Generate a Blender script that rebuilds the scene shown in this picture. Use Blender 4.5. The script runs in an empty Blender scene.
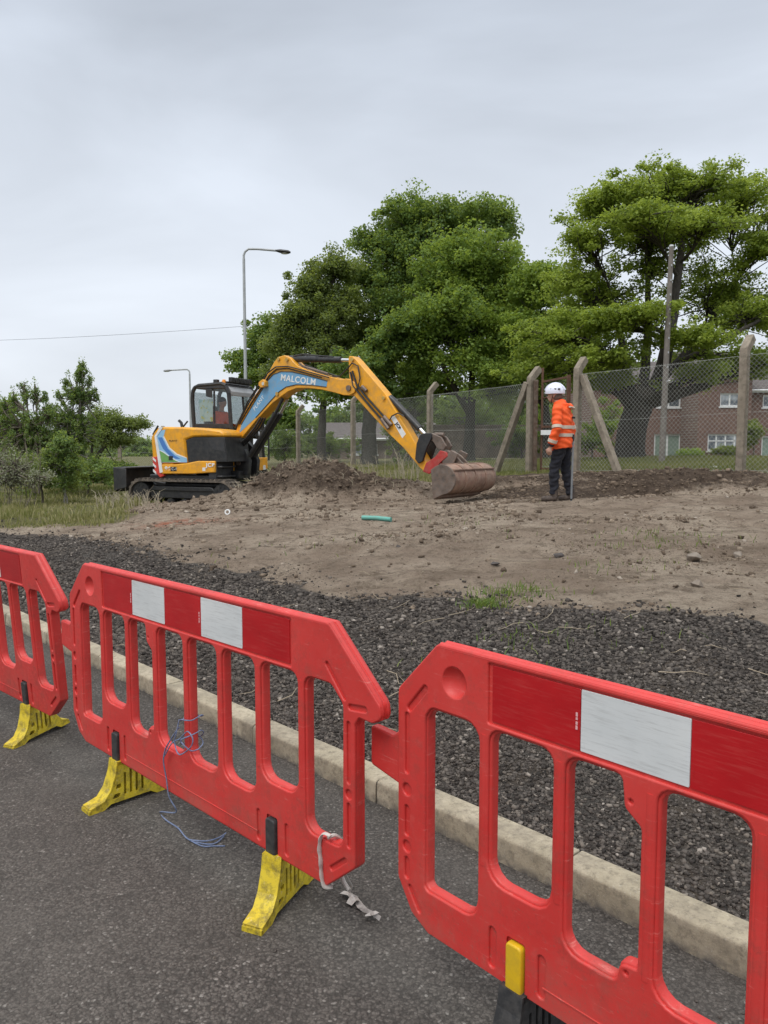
import bpy, bmesh, math, random
import numpy as np
from mathutils import Vector, Matrix
random.seed(7); rng = np.random.default_rng(11)
R = math.radians
scene = bpy.context.scene
COL = scene.collection

# ------------------------------------------------------------------ camera
H, PITCH, FPX = 1.516, R(4.88), 770.0
cd = bpy.data.cameras.new('camera'); cam = bpy.data.objects.new('camera', cd); COL.objects.link(cam)
cam.location = (0, 0, H); cam.rotation_euler = (R(90) - PITCH, 0, 0)
cd.sensor_fit = 'VERTICAL'; cd.sensor_height = 36; cd.lens = FPX / 1024 * 36
cd.clip_start = .05; cd.clip_end = 3000
scene.camera = cam

def ray(u, v):
    a = (u - 384) / FPX; b = (512 - v) / FPX
    return np.array([a, math.cos(PITCH) + b * math.sin(PITCH), -math.sin(PITCH) + b * math.cos(PITCH)])
def at(u, v, Y):
    r = ray(u, v); k = Y / r[1]; return np.array([r[0] * k, Y, H + r[2] * k])
class Pl:
    """vertical measuring plane: used to turn dimensions read off the photo into metres"""
    def __init__(s, P, az): s.P = np.array(P, float); s.az = az; s.d = np.array([math.cos(az), math.sin(az)]); s.n = np.array([-s.d[1], s.d[0]])
    def __call__(s, u, v):
        r = ray(u, v); k = s.P.dot(s.n) / r[:2].dot(s.n); p = k * r
        return (float((p[:2] - s.P).dot(s.d)), float(H + p[2]))

# ------------------------------------------------------------------ helpers
def tag(o, label=None, cat=None, group=None, kind=None):
    if label: o['label'] = label
    if cat: o['category'] = cat
    if group: o['group'] = group
    if kind: o['kind'] = kind
    return o
def empty(name, loc, rz=0, rx=0):
    o = bpy.data.objects.new(name, None); COL.objects.link(o); o.empty_display_size = .2
    o.location = loc; o.rotation_euler = (rx, 0, rz)
    o.matrix_basis = Matrix.Translation(Vector(loc)) @ Matrix.Rotation(rz, 4, 'Z') @ Matrix.Rotation(rx, 4, 'X')
    return o
def copy_tree(o, parent=None):
    c = o.copy(); COL.objects.link(c); c.parent = parent
    for ch in list(o.children): copy_tree(ch, c)
    return c

def catmull(pts, k_=5):
    P = [Vector(p) for p in pts]; out = []
    for i in range(len(P)-1):
        a, b, c, d = P[max(i-1,0)], P[i], P[i+1], P[min(i+2,len(P)-1)]
        for k in range(k_):
            t = k/k_; out.append(.5*((2*b)+(-a+c)*t+(2*a-5*b+4*c-d)*t*t+(-a+3*b-3*c+d)*t**3))
    out.append(P[-1]); return out
class MB:
    def __init__(s): s.v = []; s.f = []; s.m = []
    def add(s, verts, faces, mi=0):
        o = len(s.v); s.v += [tuple(map(float, p)) for p in verts]
        s.f += [tuple(int(i) + o for i in f) for f in faces]; s.m += [mi] * len(faces); return s
    def box(s, lo, hi, M=None, mi=0):
        x0, y0, z0 = lo; x1, y1, z1 = hi
        vs = [(x0,y0,z0),(x1,y0,z0),(x1,y1,z0),(x0,y1,z0),(x0,y0,z1),(x1,y0,z1),(x1,y1,z1),(x0,y1,z1)]
        if M is not None: vs = [tuple(M @ Vector(p)) for p in vs]
        return s.add(vs, [(0,3,2,1),(4,5,6,7),(0,1,5,4),(1,2,6,5),(2,3,7,6),(3,0,4,7)], mi)
    def beam(s, a, b, w, h, up=(0,0,1), mi=0):
        a = Vector(a); b = Vector(b); d = (b - a); L = d.length; d.normalize()
        up = Vector(up); sd = d.cross(up)
        if sd.length < 1e-4: sd = d.cross(Vector((1,0,0)))
        sd.normalize(); u = sd.cross(d)
        M = Matrix((( d.x, sd.x, u.x, a.x),(d.y, sd.y, u.y, a.y),(d.z, sd.z, u.z, a.z),(0,0,0,1)))
        return s.box((0,-w/2,-h/2),(L,w/2,h/2), M, mi)
    def prism(s, poly, y0, y1, f=None, mi=0):
        """polygon in (x,z) extruded y0..y1 ; f maps (x,y,z) -> point"""
        n = len(poly); f = f or (lambda x, y, z: (x, y, z))
        A = sum(poly[i][0]*poly[(i+1)%n][1]-poly[(i+1)%n][0]*poly[i][1] for i in range(n))
        if A < 0: poly = poly[::-1]
        vs = [f(x, y0, z) for x, z in poly] + [f(x, y1, z) for x, z in poly]
        fs = [tuple(range(n)), tuple(range(2*n-1, n-1, -1))] + [(i+n, (i+1)%n+n, (i+1)%n, i) for i in range(n)]
        return s.add(vs, fs, mi)
    def tube(s, pts, rad, n=8, sq=None, cap=True, mi=0):
        pts = [Vector(p) for p in pts]
        if not hasattr(rad, '__len__'): rad = [rad] * len(pts)
        ref = None; rings = []
        for i, p in enumerate(pts):
            d = (pts[min(i+1, len(pts)-1)] - pts[max(i-1, 0)])
            if d.length < 1e-9: d = Vector((0,0,1))
            d.normalize()
            if ref is None:
                ref = Vector((1,0,0)) if abs(d.x) < .8 else Vector((0,1,0))
            a = ref - d * ref.dot(d); a.normalize(); ref = a; b = d.cross(a)
            q = sq[i] if sq else (1, 1)
            rings.append([p + (a * math.cos(2*math.pi*k/n) * q[0] + b * math.sin(2*math.pi*k/n) * q[1]) * rad[i] for k in range(n)])
        vs = [q for r_ in rings for q in r_]; fs = []
        for i in range(len(pts)-1):
            for k in range(n):
                fs.append((i*n+k, i*n+(k+1)%n, (i+1)*n+(k+1)%n, (i+1)*n+k))
        if cap: fs += [tuple(range(n))[::-1], tuple((len(pts)-1)*n+k for k in range(n))]
        return s.add(vs, fs, mi)
    def ball(s, c, r, n=10, m=7, sc=(1,1,1), mi=0, zmin=-1):
        vs = []; fs = []
        for j in range(m+1):
            t = math.pi * j / m; z = math.cos(t); z = max(z, zmin)
            for k in range(n):
                p = 2*math.pi*k/n
                vs.append((c[0]+r*sc[0]*math.sin(t)*math.cos(p), c[1]+r*sc[1]*math.sin(t)*math.sin(p), c[2]+r*sc[2]*z))
        for j in range(m):
            for k in range(n): fs.append((j*n+k, (j+1)*n+k, (j+1)*n+(k+1)%n, j*n+(k+1)%n))
        return s.add(vs, fs, mi)
    def mesh(s, name, mats, smooth=None):
        me = bpy.data.meshes.new(name); me.from_pydata(s.v, [], s.f)
        mats = mats if isinstance(mats, (list, tuple)) else [mats]
        for m in mats: me.materials.append(m)
        if len(mats) > 1: me.polygons.foreach_set('material_index', s.m)
        if smooth:
            me.polygons.foreach_set('use_smooth', [True] * len(me.polygons))
            me.set_sharp_from_angle(angle=R(smooth))
        me.update(); return me
    def build(s, name, mats, parent=None, smooth=None, bevel=0, xf=None):
        me = s.mesh(name, mats, smooth)
        if xf is not None: me.transform(xf)
        o = bpy.data.objects.new(name, me); COL.objects.link(o); o.parent = parent
        if bevel:
            md = o.modifiers.new('bevel', 'BEVEL'); md.width = bevel; md.segments = 2; md.limit_method = 'ANGLE'; md.angle_limit = R(35)
            md.harden_normals = False
            if not smooth:
                me.polygons.foreach_set('use_smooth', [True] * len(me.polygons)); me.set_sharp_from_angle(angle=R(40))
        return o
def fast_mesh(name, V, F, mat, attrs=None, smooth=False):
    """numpy verts (n,3), faces (m,k)"""
    me = bpy.data.meshes.new(name); n, m, k = len(V), len(F), F.shape[1]
    me.vertices.add(n); me.vertices.foreach_set('co', V.astype(np.float32).ravel())
    me.loops.add(m*k); me.loops.foreach_set('vertex_index', F.astype(np.int32).ravel())
    me.polygons.add(m); me.polygons.foreach_set('loop_start', np.arange(0, m*k, k, dtype=np.int32))
    me.polygons.foreach_set('loop_total', np.full(m, k, dtype=np.int32))
    if smooth: me.polygons.foreach_set('use_smooth', np.ones(m, dtype=bool))
    me.materials.append(mat)
    for nm, arr in (attrs or {}).items():
        if arr.ndim == 1:
            a = me.attributes.new(nm, 'FLOAT', 'POINT'); a.data.foreach_set('value', arr.astype(np.float32))
        else:
            a = me.attributes.new(nm, 'FLOAT_COLOR', 'POINT'); a.data.foreach_set('color', arr.astype(np.float32).ravel())
    me.update(calc_edges=True); me.validate()
    o = bpy.data.objects.new(name, me); COL.objects.link(o); return o
def eval_mesh(ob):
    dg = bpy.context.evaluated_depsgraph_get(); me = bpy.data.meshes.new_from_object(ob.evaluated_get(dg)); return me
def plate(outline, holes, y0, y1, bev=.003, res=2):
    """flat moulded plate with rounded edges; outline/holes in (x,z)"""
    cu = bpy.data.curves.new('t', 'CURVE'); cu.dimensions = '2D'; cu.fill_mode = 'BOTH'
    for poly in [outline] + list(holes):
        sp = cu.splines.new('POLY'); sp.points.add(len(poly)-1); sp.use_cyclic_u = True
        for i, (x, z) in enumerate(poly): sp.points[i].co = (x, z, 0, 1)
    cu.extrude = max((y1-y0)/2 - bev, 0); cu.bevel_depth = bev; cu.bevel_resolution = res; cu.offset = -bev
    ob = bpy.data.objects.new('t', cu); COL.objects.link(ob)
    me = eval_mesh(ob); vs = [(v.co.x, (y0+y1)/2 - v.co.z, v.co.y) for v in me.vertices]
    fs = [tuple(p.vertices) for p in me.polygons]
    bpy.data.objects.remove(ob); bpy.data.curves.remove(cu); bpy.data.meshes.remove(me)
    return vs, fs
def rounded(poly, r, seg=4):
    out = []; n = len(poly); rr = r if hasattr(r, '__len__') else [r]*n
    for i in range(n):
        p = Vector(poly[i]); a = Vector(poly[i-1]) - p; b = Vector(poly[(i+1)%n]) - p
        la, lb = a.length, b.length; a.normalize(); b.normalize()
        ang = math.acos(max(-1, min(1, a.dot(b)))); 
        if rr[i] <= 0 or ang > 3.0: out.append(tuple(p)); continue
        t = min(rr[i] / math.tan(ang/2), la*.48, lb*.48); q = t * math.tan(ang/2)
        c = p + (a+b).normalized() * (q / math.sin(ang/2)); s0 = p + a*t - c; s1 = p + b*t - c
        a0 = math.atan2(s0.y, s0.x); a1 = math.atan2(s1.y, s1.x); d = (a1-a0+math.pi) % (2*math.pi) - math.pi
        for k in range(seg+1): out.append((c.x + q*math.cos(a0+d*k/seg), c.y + q*math.sin(a0+d*k/seg)))
    return out
def circ(x, z, r, n=20): return [(x+r*math.cos(2*math.pi*k/n), z+r*math.sin(2*math.pi*k/n)) for k in range(n)]
def slot(a, b, w):
    """rounded groove outline from a to b"""
    a = Vector(a); b = Vector(b); d = (b-a).normalized(); n = Vector((-d.y, d.x)); out = []
    for c, s in ((b, 1), (a, -1)):
        for k in range(7):
            t = math.pi * k / 6; out.append(tuple(c + n*s*w*math.cos(t) * 1.0 + d*s*w*math.sin(t)))
    return out
def text_mesh(body, size, mat, name='lettering', M=None, depth=.003, parent=None, align='CENTER', sx=1.0, bold=0.0):
    cu = bpy.data.curves.new('t', 'FONT'); cu.body = body; cu.size = size; cu.extrude = depth; cu.align_x = align; cu.align_y = 'CENTER'; cu.offset = bold; cu.space_character = 1.12
    ob = bpy.data.objects.new('t', cu); COL.objects.link(ob); me = eval_mesh(ob); bpy.data.objects.remove(ob)
    me.transform(Matrix.Scale(sx, 4, (1,0,0)))
    if M is not None: me.transform(M)
    me.materials.clear(); me.materials.append(mat); me.name = name
    o = bpy.data.objects.new(name, me); COL.objects.link(o); o.parent = parent; return o

# value noise ----------------------------------------------------------
_tab = rng.random((256, 256))
def vnoise(x, y):
    xi = np.floor(x).astype(int); yi = np.floor(y).astype(int); fx = x-xi; fy = y-yi
    fx = fx*fx*fx*(fx*(fx*6-15)+10); fy = fy*fy*fy*(fy*(fy*6-15)+10)
    g = lambda a, b: _tab[a & 255, b & 255]
    return (g(xi,yi)*(1-fx)+g(xi+1,yi)*fx)*(1-fy) + (g(xi,yi+1)*(1-fx)+g(xi+1,yi+1)*fx)*fy
def fbm(x, y, sc, oc=4, gain=.5):
    x = np.asarray(x, float)*sc; y = np.asarray(y, float)*sc; a = 1; s = 0; t = 0
    for k in range(oc):
        s = s + a*(vnoise(x*2**k + 17.3*k, y*2**k + 5.1*k)*2-1); t += a; a *= gain
    return s/t
def sstep(a, b, x):
    t = np.clip((np.asarray(x, float)-a)/(b-a), 0, 1); return t*t*(3-2*t)

# ------------------------------------------------------------------ materials
class N:
    def __init__(s, name):
        s.m = bpy.data.materials.new(name); s.m.use_nodes = True; s.t = s.m.node_tree; s.n = s.t.nodes
        s.b = s.n['Principled BSDF']; s.out = s.n['Material Output']; s.co = None
    def node(s, typ, **kw):
        n = s.n.new(typ)
        for k, v in kw.items():
            if hasattr(n, k) and not isinstance(v, bpy.types.NodeSocket): 
                try: setattr(n, k, v); continue
                except Exception: pass
            s.set(n.inputs[k], v)
        return n
    def set(s, inp, v):
        if isinstance(v, bpy.types.NodeSocket): s.t.links.new(v, inp)
        elif isinstance(v, (tuple, list)) and len(v) == 3 and inp.type == 'RGBA': inp.default_value = (*v, 1)
        else: inp.default_value = v
    def coord(s):
        if not s.co: s.co = s.node('ShaderNodeTexCoord').outputs['Object']
        return s.co
    def pos(s): return s.node('ShaderNodeNewGeometry').outputs['Position']
    def noise(s, sc, det=4, rough=.55, vec=None, dist=0):
        n = s.node('ShaderNodeTexNoise'); s.set(n.inputs['Scale'], sc); s.set(n.inputs['Detail'], det); s.set(n.inputs['Roughness'], rough); s.set(n.inputs['Distortion'], dist)
        s.t.links.new(vec or s.coord(), n.inputs['Vector']); return n.outputs['Fac']
    def vor(s, sc, vec=None, feature='F1', out='Distance', rnd=1):
        n = s.node('ShaderNodeTexVoronoi'); n.feature = feature; s.set(n.inputs['Scale'], sc); s.set(n.inputs['Randomness'], rnd)
        s.t.links.new(vec or s.coord(), n.inputs['Vector']); return n.outputs[out]
    def map(s, v, a, b, c=0, d=1):
        n = s.node('ShaderNodeMapRange'); s.set(n.inputs[0], v); 
        for i, x in enumerate((a, b, c, d)): s.set(n.inputs[i+1], x)
        return n.outputs[0]
    def mix(s, f, a, b, mode='MIX'):
        n = s.node('ShaderNodeMix'); n.data_type = 'RGBA'; n.blend_type = mode
        s.set(n.inputs[0], f); s.set(n.inputs[6], a); s.set(n.inputs[7], b); return n.outputs[2]
    def math(s, op, a, b=0.0):
        n = s.node('ShaderNodeMath'); n.operation = op; s.set(n.inputs[0], a); s.set(n.inputs[1], b); return n.outputs[0]
    def attr(s, name, out='Fac'):
        n = s.node('ShaderNodeAttribute'); n.attribute_name = name; return n.outputs[out]
    def bump(s, h, strength=.5, dist=.01, prev=None):
        n = s.node('ShaderNodeBump'); s.set(n.inputs['Height'], h); s.set(n.inputs['Strength'], strength); s.set(n.inputs['Distance'], dist)
        if prev is not None: s.set(n.inputs['Normal'], prev)
        return n.outputs['Normal']
    def done(s, col, rough=.6, normal=None, metal=0, spec=.5, **kw):
        s.set(s.b.inputs['Base Color'], col); s.set(s.b.inputs['Roughness'], rough); s.set(s.b.inputs['Metallic'], metal); s.set(s.b.inputs['Specular IOR Level'], spec)
        if normal is not None: s.set(s.b.inputs['Normal'], normal)
        for k, v in kw.items(): s.set(s.b.inputs[k.replace('_', ' ')], v)
        return s.m
def simple(name, col, rough=.5, var=.15, sc=6, dirt=None, dirt_amt=.0, metal=0, bump=0, bsc=40, spec=.5):
    n = N(name); f = n.noise(sc, 5); c = n.mix(n.map(f, .3, .7), tuple(x*(1-var) for x in col), tuple(min(1, x*(1+var)) for x in col))
    if dirt: c = n.mix(n.math('MULTIPLY', n.map(n.noise(sc*2.3, 6, .7), .42, .72), dirt_amt), c, dirt)
    nm = n.bump(n.noise(bsc, 4), bump, .004) if bump else None
    return n.done(c, n.map(n.noise(sc*3, 3), .3, .7, rough*.85, min(1, rough*1.15)), nm, metal, spec)

M = {}
# barrier plastic: faded red with scuffs and grime
n = N('barrier_plastic'); f1 = n.noise(3, 4); f2 = n.noise(26, 6, .7); 
vm = n.node('ShaderNodeMapping'); n.set(vm.inputs['Vector'], n.coord()); vm.inputs['Scale'].default_value = (8, 8, 90); scr = n.noise(1.4, 5, .75, vm.outputs[0])
c = n.mix(n.map(f1, .3, .7), (.55,.032,.028), (.66,.052,.044))
c = n.mix(n.math('MULTIPLY', n.map(f2, .55, .8), .4), c, (.68,.13,.11))
c = n.mix(n.math('MULTIPLY', n.map(n.noise(5, 8, .8), .52, .70), .55), c, (.20,.060,.042))
gz_ = n.node('ShaderNodeSeparateXYZ'); n.t.links.new(n.coord(), gz_.inputs[0]); low = n.map(gz_.outputs[2], .16, .55, 1, .12)
c = n.mix(n.math('MULTIPLY', n.map(n.noise(95, 4, .75), .58, .66), n.math('MULTIPLY', low, .55)), c, (.17,.12,.09)); c = n.mix(n.math('MULTIPLY', n.map(n.noise(3.2, 6, .75), .46, .66), n.math('MULTIPLY', low, .5)), c, (.30,.12,.09)); c = n.mix(n.math('MULTIPLY', n.map(n.noise(15, 8, .85), .55, .63), .35), c, (.26,.05,.04))
c = n.mix(n.math('MULTIPLY', n.map(scr, .60, .70), .38), c, (.85,.35,.3))
M['red'] = n.done(c, n.map(n.noise(40, 4), .3, .7, .36, .56), n.bump(n.noise(90, 3), .12, .002, n.bump(n.noise(9, 2), .12, .01)), spec=.5)
def reflective(name, a, b, sc_col, amt):
    n = N(name); vm = n.node('ShaderNodeMapping'); n.set(vm.inputs['Vector'], n.coord()); vm.inputs['Scale'].default_value = (4, 4, 60); vm.inputs['Rotation'].default_value = (0, .08, 0)
    s = n.noise(2.5, 6, .7, vm.outputs[0]); c = n.mix(n.map(n.noise(5, 4), .3, .7), a, b)
    c = n.mix(n.math('MULTIPLY', n.map(s, .5, .75), amt), c, sc_col)
    c = n.mix(n.math('MULTIPLY', n.map(n.noise(28, 7, .8), .62, .72), .55), c, tuple(x*.35 for x in a))
    hx = n.vor(330, feature='DISTANCE_TO_EDGE')
    return n.done(c, .32, n.bump(hx, .06, .001), spec=.5)
M['refl_red'] = reflective('reflective_red', (.40,.006,.010), (.52,.012,.016), (.6,.12,.10), .35)
M['refl_white'] = reflective('reflective_white', (.60,.62,.62), (.72,.73,.72), (.36,.36,.35), .7)
M['print'] = simple('faded_print', (.75,.42,.42), .5)
n = N('foot_yellow_plastic'); c = n.mix(n.map(n.noise(8, 4), .3, .7), (.62,.46,.02), (.74,.58,.04))
c = n.mix(n.math('MULTIPLY', n.map(n.noise(22, 8, .78), .47, .62), .75), c, (.13,.10,.03)); c = n.mix(n.math('MULTIPLY', n.map(n.noise(60, 4, .7), .6, .7), .5), c, (.8,.7,.4))
M['yellow'] = n.done(c, .55, n.bump(n.noise(70, 4), .2, .002))
M['rubber'] = simple('black_rubber', (.025,.025,.026), .6, .3, 12, (.12,.11,.1), .5, bump=.2)
M['peg_yellow'] = simple('peg_yellow', (.72,.45,.01), .45, .1, 8, (.3,.2,.05), .35)
M['rope'] = simple('blue_rope', (.13,.18,.31), .9, .3, 60, (.35,.35,.42), .6, bump=.5, bsc=300)
M['tape'] = simple('dirty_tape', (.52,.48,.44), .7, .2, 30, (.25,.2,.18), .5)
M['excav'] = simple('excavator_orange', (.84,.38,.014), .36, .08, 3, (.32,.21,.10), .6, bump=.08, bsc=8)
M['excav_dusty'] = simple('excavator_dusty', (.72,.36,.04), .5, .1, 4, (.36,.28,.18), .6)
M['blk'] = simple('black_paint', (.018,.019,.021), .42, .3, 6, (.10,.09,.075), .35)
M['blkplastic'] = simple('dark_plastic', (.03,.031,.034), .5, .3, 5, (.13,.115,.095), .3)
M['blue'] = simple('boom_blue', (.13,.35,.58), .4, .06, 5, (.33,.32,.28), .5)
M['dblue'] = simple('stripe_blue', (.07,.20,.52), .4, .05, 5)
M['lblue'] = simple('stripe_light_blue', (.28,.52,.74), .4, .05, 5)
M['green'] = simple('stripe_green', (.16,.36,.10), .4, .1, 5)
M['white'] = simple('white_paint', (.78,.79,.78), .4, .05, 5, (.4,.37,.32), .2)
M['grey'] = simple('grey_trim', (.30,.31,.32), .45, .1, 5)
M['chrome'] = simple('chrome_rod', (.72,.72,.72), .18, .05, 5, metal=1)
M['steel'] = simple('worn_steel', (.16,.13,.11), .55, .4, 9, (.24,.15,.10), .6, metal=.3, bump=.3)
M['bucket'] = simple('bucket_rust', (.25,.15,.11), .7, .35, 5, (.36,.27,.20), .9, metal=.1, bump=.4, bsc=25)
M['hitch'] = simple('red_hitch', (.42,.035,.03), .5, .2, 6, (.28,.2,.15), .4)
M['track'] = simple('muddy_track', (.065,.056,.047), .9, .3, 5, (.24,.195,.15), 1.0, bump=.6, bsc=30)
M['chevred'] = simple('chevron_red', (.6,.06,.04), .4, .1)
M['beacon'] = simple('beacon_amber', (.85,.30,.02), .25, .05)
M['lens'] = simple('lamp_lens', (.55,.55,.5), .2, .05)
M['brass'] = simple('brass_bolt', (.55,.36,.10), .4, .2, metal=.6)
n = N('window_glass'); tr = n.node('ShaderNodeBsdfTransparent'); tr.inputs[0].default_value = (.90,.93,.93,1); gl = n.node('ShaderNodeBsdfGlossy'); gl.inputs['Roughness'].default_value = .04
fr = n.node('ShaderNodeFresnel'); fr.inputs[0].default_value = 1.5; mx = n.node('ShaderNodeMixShader'); n.t.links.new(n.map(fr.outputs[0], 0, 1, .02, .6), mx.inputs[0]); n.t.links.new(tr.outputs[0], mx.inputs[1]); n.t.links.new(gl.outputs[0], mx.inputs[2]); n.t.links.new(mx.outputs[0], n.out.inputs['Surface'])
M['glass'] = n.m
n = N('house_pane'); M['pane'] = n.done(n.mix(n.map(n.noise(1.5, 2), .4, .6), (.10,.12,.14), (.40,.44,.47)), .08, spec=.8)
n = N('poster_sheet'); c = n.mix(n.map(n.noise(5, 2), .45, .55), (.62,.74,.72), (.42,.62,.66)); c = n.mix(n.map(n.noise(9, 1), .60, .66), c, (.62,.60,.15)); c = n.mix(n.map(n.vor(14), .0, .12, 1, 0), c, (.1,.14,.16)); M['poster'] = n.done(c, .5)
M['hiviz'] = simple('hiviz_orange', (.92,.105,.012), .7, .1, 9, (.55,.08,.02), .35, bump=.5, bsc=14)
M['tapegrey'] = simple('reflective_tape', (.55,.47,.38), .45, .08, 20)
M['navy'] = simple('navy_cloth', (.010,.011,.018), .9, .35, 8, (.045,.038,.035), .3, bump=.5, bsc=16)
M['skin'] = simple('skin', (.50,.28,.20), .55, .08, 12)
M['hair'] = simple('hair', (.12,.09,.07), .8, .3, 40)
M['helmet'] = simple('helmet_white', (.78,.79,.90), .3, .03, 6)
M['boot'] = simple('boot_brown', (.05,.035,.028), .7, .3, 12, (.16,.12,.09), .6)
M['staff'] = simple('grey_staff', (.20,.21,.22), .5, .2, 6)
n = N('concrete_post'); c = n.mix(n.map(n.noise(5, 6, .65), .3, .7), (.20,.165,.125), (.32,.275,.215)); c = n.mix(n.math('MULTIPLY', n.map(n.noise(7, 8, .8), .48, .62), .7), c, (.12,.105,.075))
M['conc'] = n.done(c, .9, n.bump(n.noise(45, 5, .7), .5, .006))
M['timber'] = simple('weathered_timber', (.085,.05,.032), .85, .3, 5, (.28,.24,.19), .5, bump=.4)
M['rust'] = simple('rusty_steel', (.10,.05,.033), .8, .4, 9, (.2,.1,.05), .5, bump=.3)
M['galv'] = simple('galvanised', (.42,.44,.45), .5, .12, 5)
M['wire'] = simple('fence_wire', (.38,.39,.36), .6, .15, 2)
M['pole'] = simple('grey_pole', (.19,.17,.15), .8, .2, 5, (.14,.12,.1), .5, bump=.2)
n = N('brick_wall'); vm = n.node('ShaderNodeMapping'); n.set(vm.inputs['Vector'], n.coord()); vm.inputs['Rotation'].default_value = (R(90), 0, 0)
br = n.node('ShaderNodeTexBrick'); n.t.links.new(vm.outputs[0], br.inputs['Vector'])
for k, v in (('Scale', 1), ('Brick Width', .225), ('Row Height', .075), ('Mortar Size', .007), ('Bias', 0)): br.inputs[k].default_value = v
br.inputs['Color1'].default_value = (.205,.115,.088,1); br.inputs['Color2'].default_value = (.145,.082,.066,1); br.inputs['Mortar'].default_value = (.25,.21,.18,1)
M['brick'] = n.done(n.mix(n.map(n.noise(.8, 6), .3, .7, 0, .5), br.outputs[0], (.11,.06,.05)), .9)
M['brickgrey'] = simple('old_brick_wall', (.20,.155,.125), .9, .3, 1.3, (.10,.085,.07), .6)
M['rooftile'] = simple('roof_tile', (.10,.085,.08), .85, .3, 4, bump=.5, bsc=9)
M['greendoor'] = simple('green_door', (.20,.27,.22), .6, .1, 2)
M['upvc'] = simple('white_frame', (.75,.76,.76), .4, .04)
M['curtain'] = simple('net_curtain', (.5,.53,.56), .8, .15, 9)

def bark(name, a, b):
    n = N(name); vm = n.node('ShaderNodeMapping'); n.set(vm.inputs['Vector'], n.coord()); vm.inputs['Scale'].default_value = (1, 1, .25)
    f = n.noise(14, 6, .7, vm.outputs[0]); return n.done(n.mix(n.map(f, .3, .7), a, b), .92, n.bump(f, .8, .03))
M['bark'] = bark('bark_dark', (.035,.030,.026), (.085,.075,.062)); M['birchbark'] = bark('birch_bark', (.10,.085,.07), (.42,.40,.36)); M['twig'] = bark('twig_bark', (.09,.075,.06), (.20,.17,.13))
def leaf(name, a, b, c3, tr=.5):
    n = N(name); t = n.attr('tint'); cr = n.node('ShaderNodeValToRGB'); n.set(cr.inputs[0], t)
    e = cr.color_ramp.elements; e[0].color = (*a, 1); e[1].color = (*c3, 1); x = cr.color_ramp.elements.new(.5); x.color = (*b, 1)
    n.done(cr.outputs[0], .55, spec=.35); td = n.node('ShaderNodeBsdfTranslucent'); n.t.links.new(n.mix(.55, cr.outputs[0], (.42,.50,.06)), td.inputs[0])
    mx = n.node('ShaderNodeMixShader'); mx.inputs[0].default_value = tr; n.t.links.new(n.b.outputs[0], mx.inputs[1]); n.t.links.new(td.outputs[0], mx.inputs[2]); n.t.links.new(mx.outputs[0], n.out.inputs['Surface']); return n.m
M['leaf_bright'] = leaf('leaf_spring_green', (.155,.225,.036), (.235,.32,.05), (.33,.42,.07))
M['leaf_mid'] = leaf('leaf_mid_green', (.115,.19,.042), (.18,.28,.052), (.27,.38,.07))
M['leaf_dark'] = leaf('leaf_deep_green', (.085,.15,.046), (.135,.225,.062), (.21,.31,.085))
M['leaf_olive'] = leaf('leaf_olive', (.11,.15,.055), (.175,.23,.075), (.26,.31,.10))
M['leaf_grey'] = leaf('leaf_grey_green', (.17,.18,.12), (.25,.26,.18), (.34,.35,.25), .2)
M['leaf_birch'] = leaf('leaf_birch', (.10,.17,.06), (.155,.24,.08), (.24,.33,.12))
M['grass'] = leaf('grass_blade', (.13,.15,.045), (.22,.21,.085), (.36,.31,.17), .25)
M['weed'] = leaf('weed_green', (.07,.13,.03), (.12,.19,.04), (.22,.26,.07), .25)

# asphalt
n = N('asphalt'); p = n.pos()
wp = n.node('ShaderNodeTexNoise'); n.set(wp.inputs['Scale'], 60); n.set(wp.inputs['Detail'], 3); n.t.links.new(p, wp.inputs['Vector'])
wv = n.node('ShaderNodeVectorMath', operation='MULTIPLY_ADD'); n.t.links.new(wp.outputs['Color'], wv.inputs[0]); wv.inputs[1].default_value = (.016,.016,.016); n.t.links.new(p, wv.inputs[2]); pw = wv.outputs[0]
v1 = n.vor(105, pw, out='Color'); g = n.node('ShaderNodeSeparateColor'); n.t.links.new(v1, g.inputs[0])
d1 = n.vor(105, pw); d2 = n.vor(230, pw)
c = n.mix(n.map(g.outputs[0], 0, 1), (.070,.062,.055), (.165,.148,.132)); c = n.mix(n.map(g.outputs[1], .95, .98), c, (.28,.26,.235))
c = n.mix(n.map(d1, .38, .75, 0, .85), c, (.036,.033,.030)); c = n.mix(n.map(n.noise(150, 3, .7, p), .5, .7, 0, .5), c, (.050,.045,.041))
c = n.mix(n.map(n.noise(1.1, 5, .6, p), .35, .7, 0, .5), c, (.135,.122,.108)); c = n.mix(n.map(n.noise(5, 7, .75, p), .48, .70, 0, .45), c, (.050,.046,.042)); c = n.mix(n.map(n.noise(.7, 7, .7, p, .4), .54, .64, 0, .35), c, (.055,.050,.046))
nb = n.bump(n.math('SUBTRACT', 1.0, d1), .8, .006); nb = n.bump(n.math('SUBTRACT', 1.0, d2), .6, .003, nb); nb = n.bump(n.noise(3, 4, .6, p), .3, .03, nb)
M['asphalt'] = n.done(c, .9, nb, spec=.2)
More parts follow.
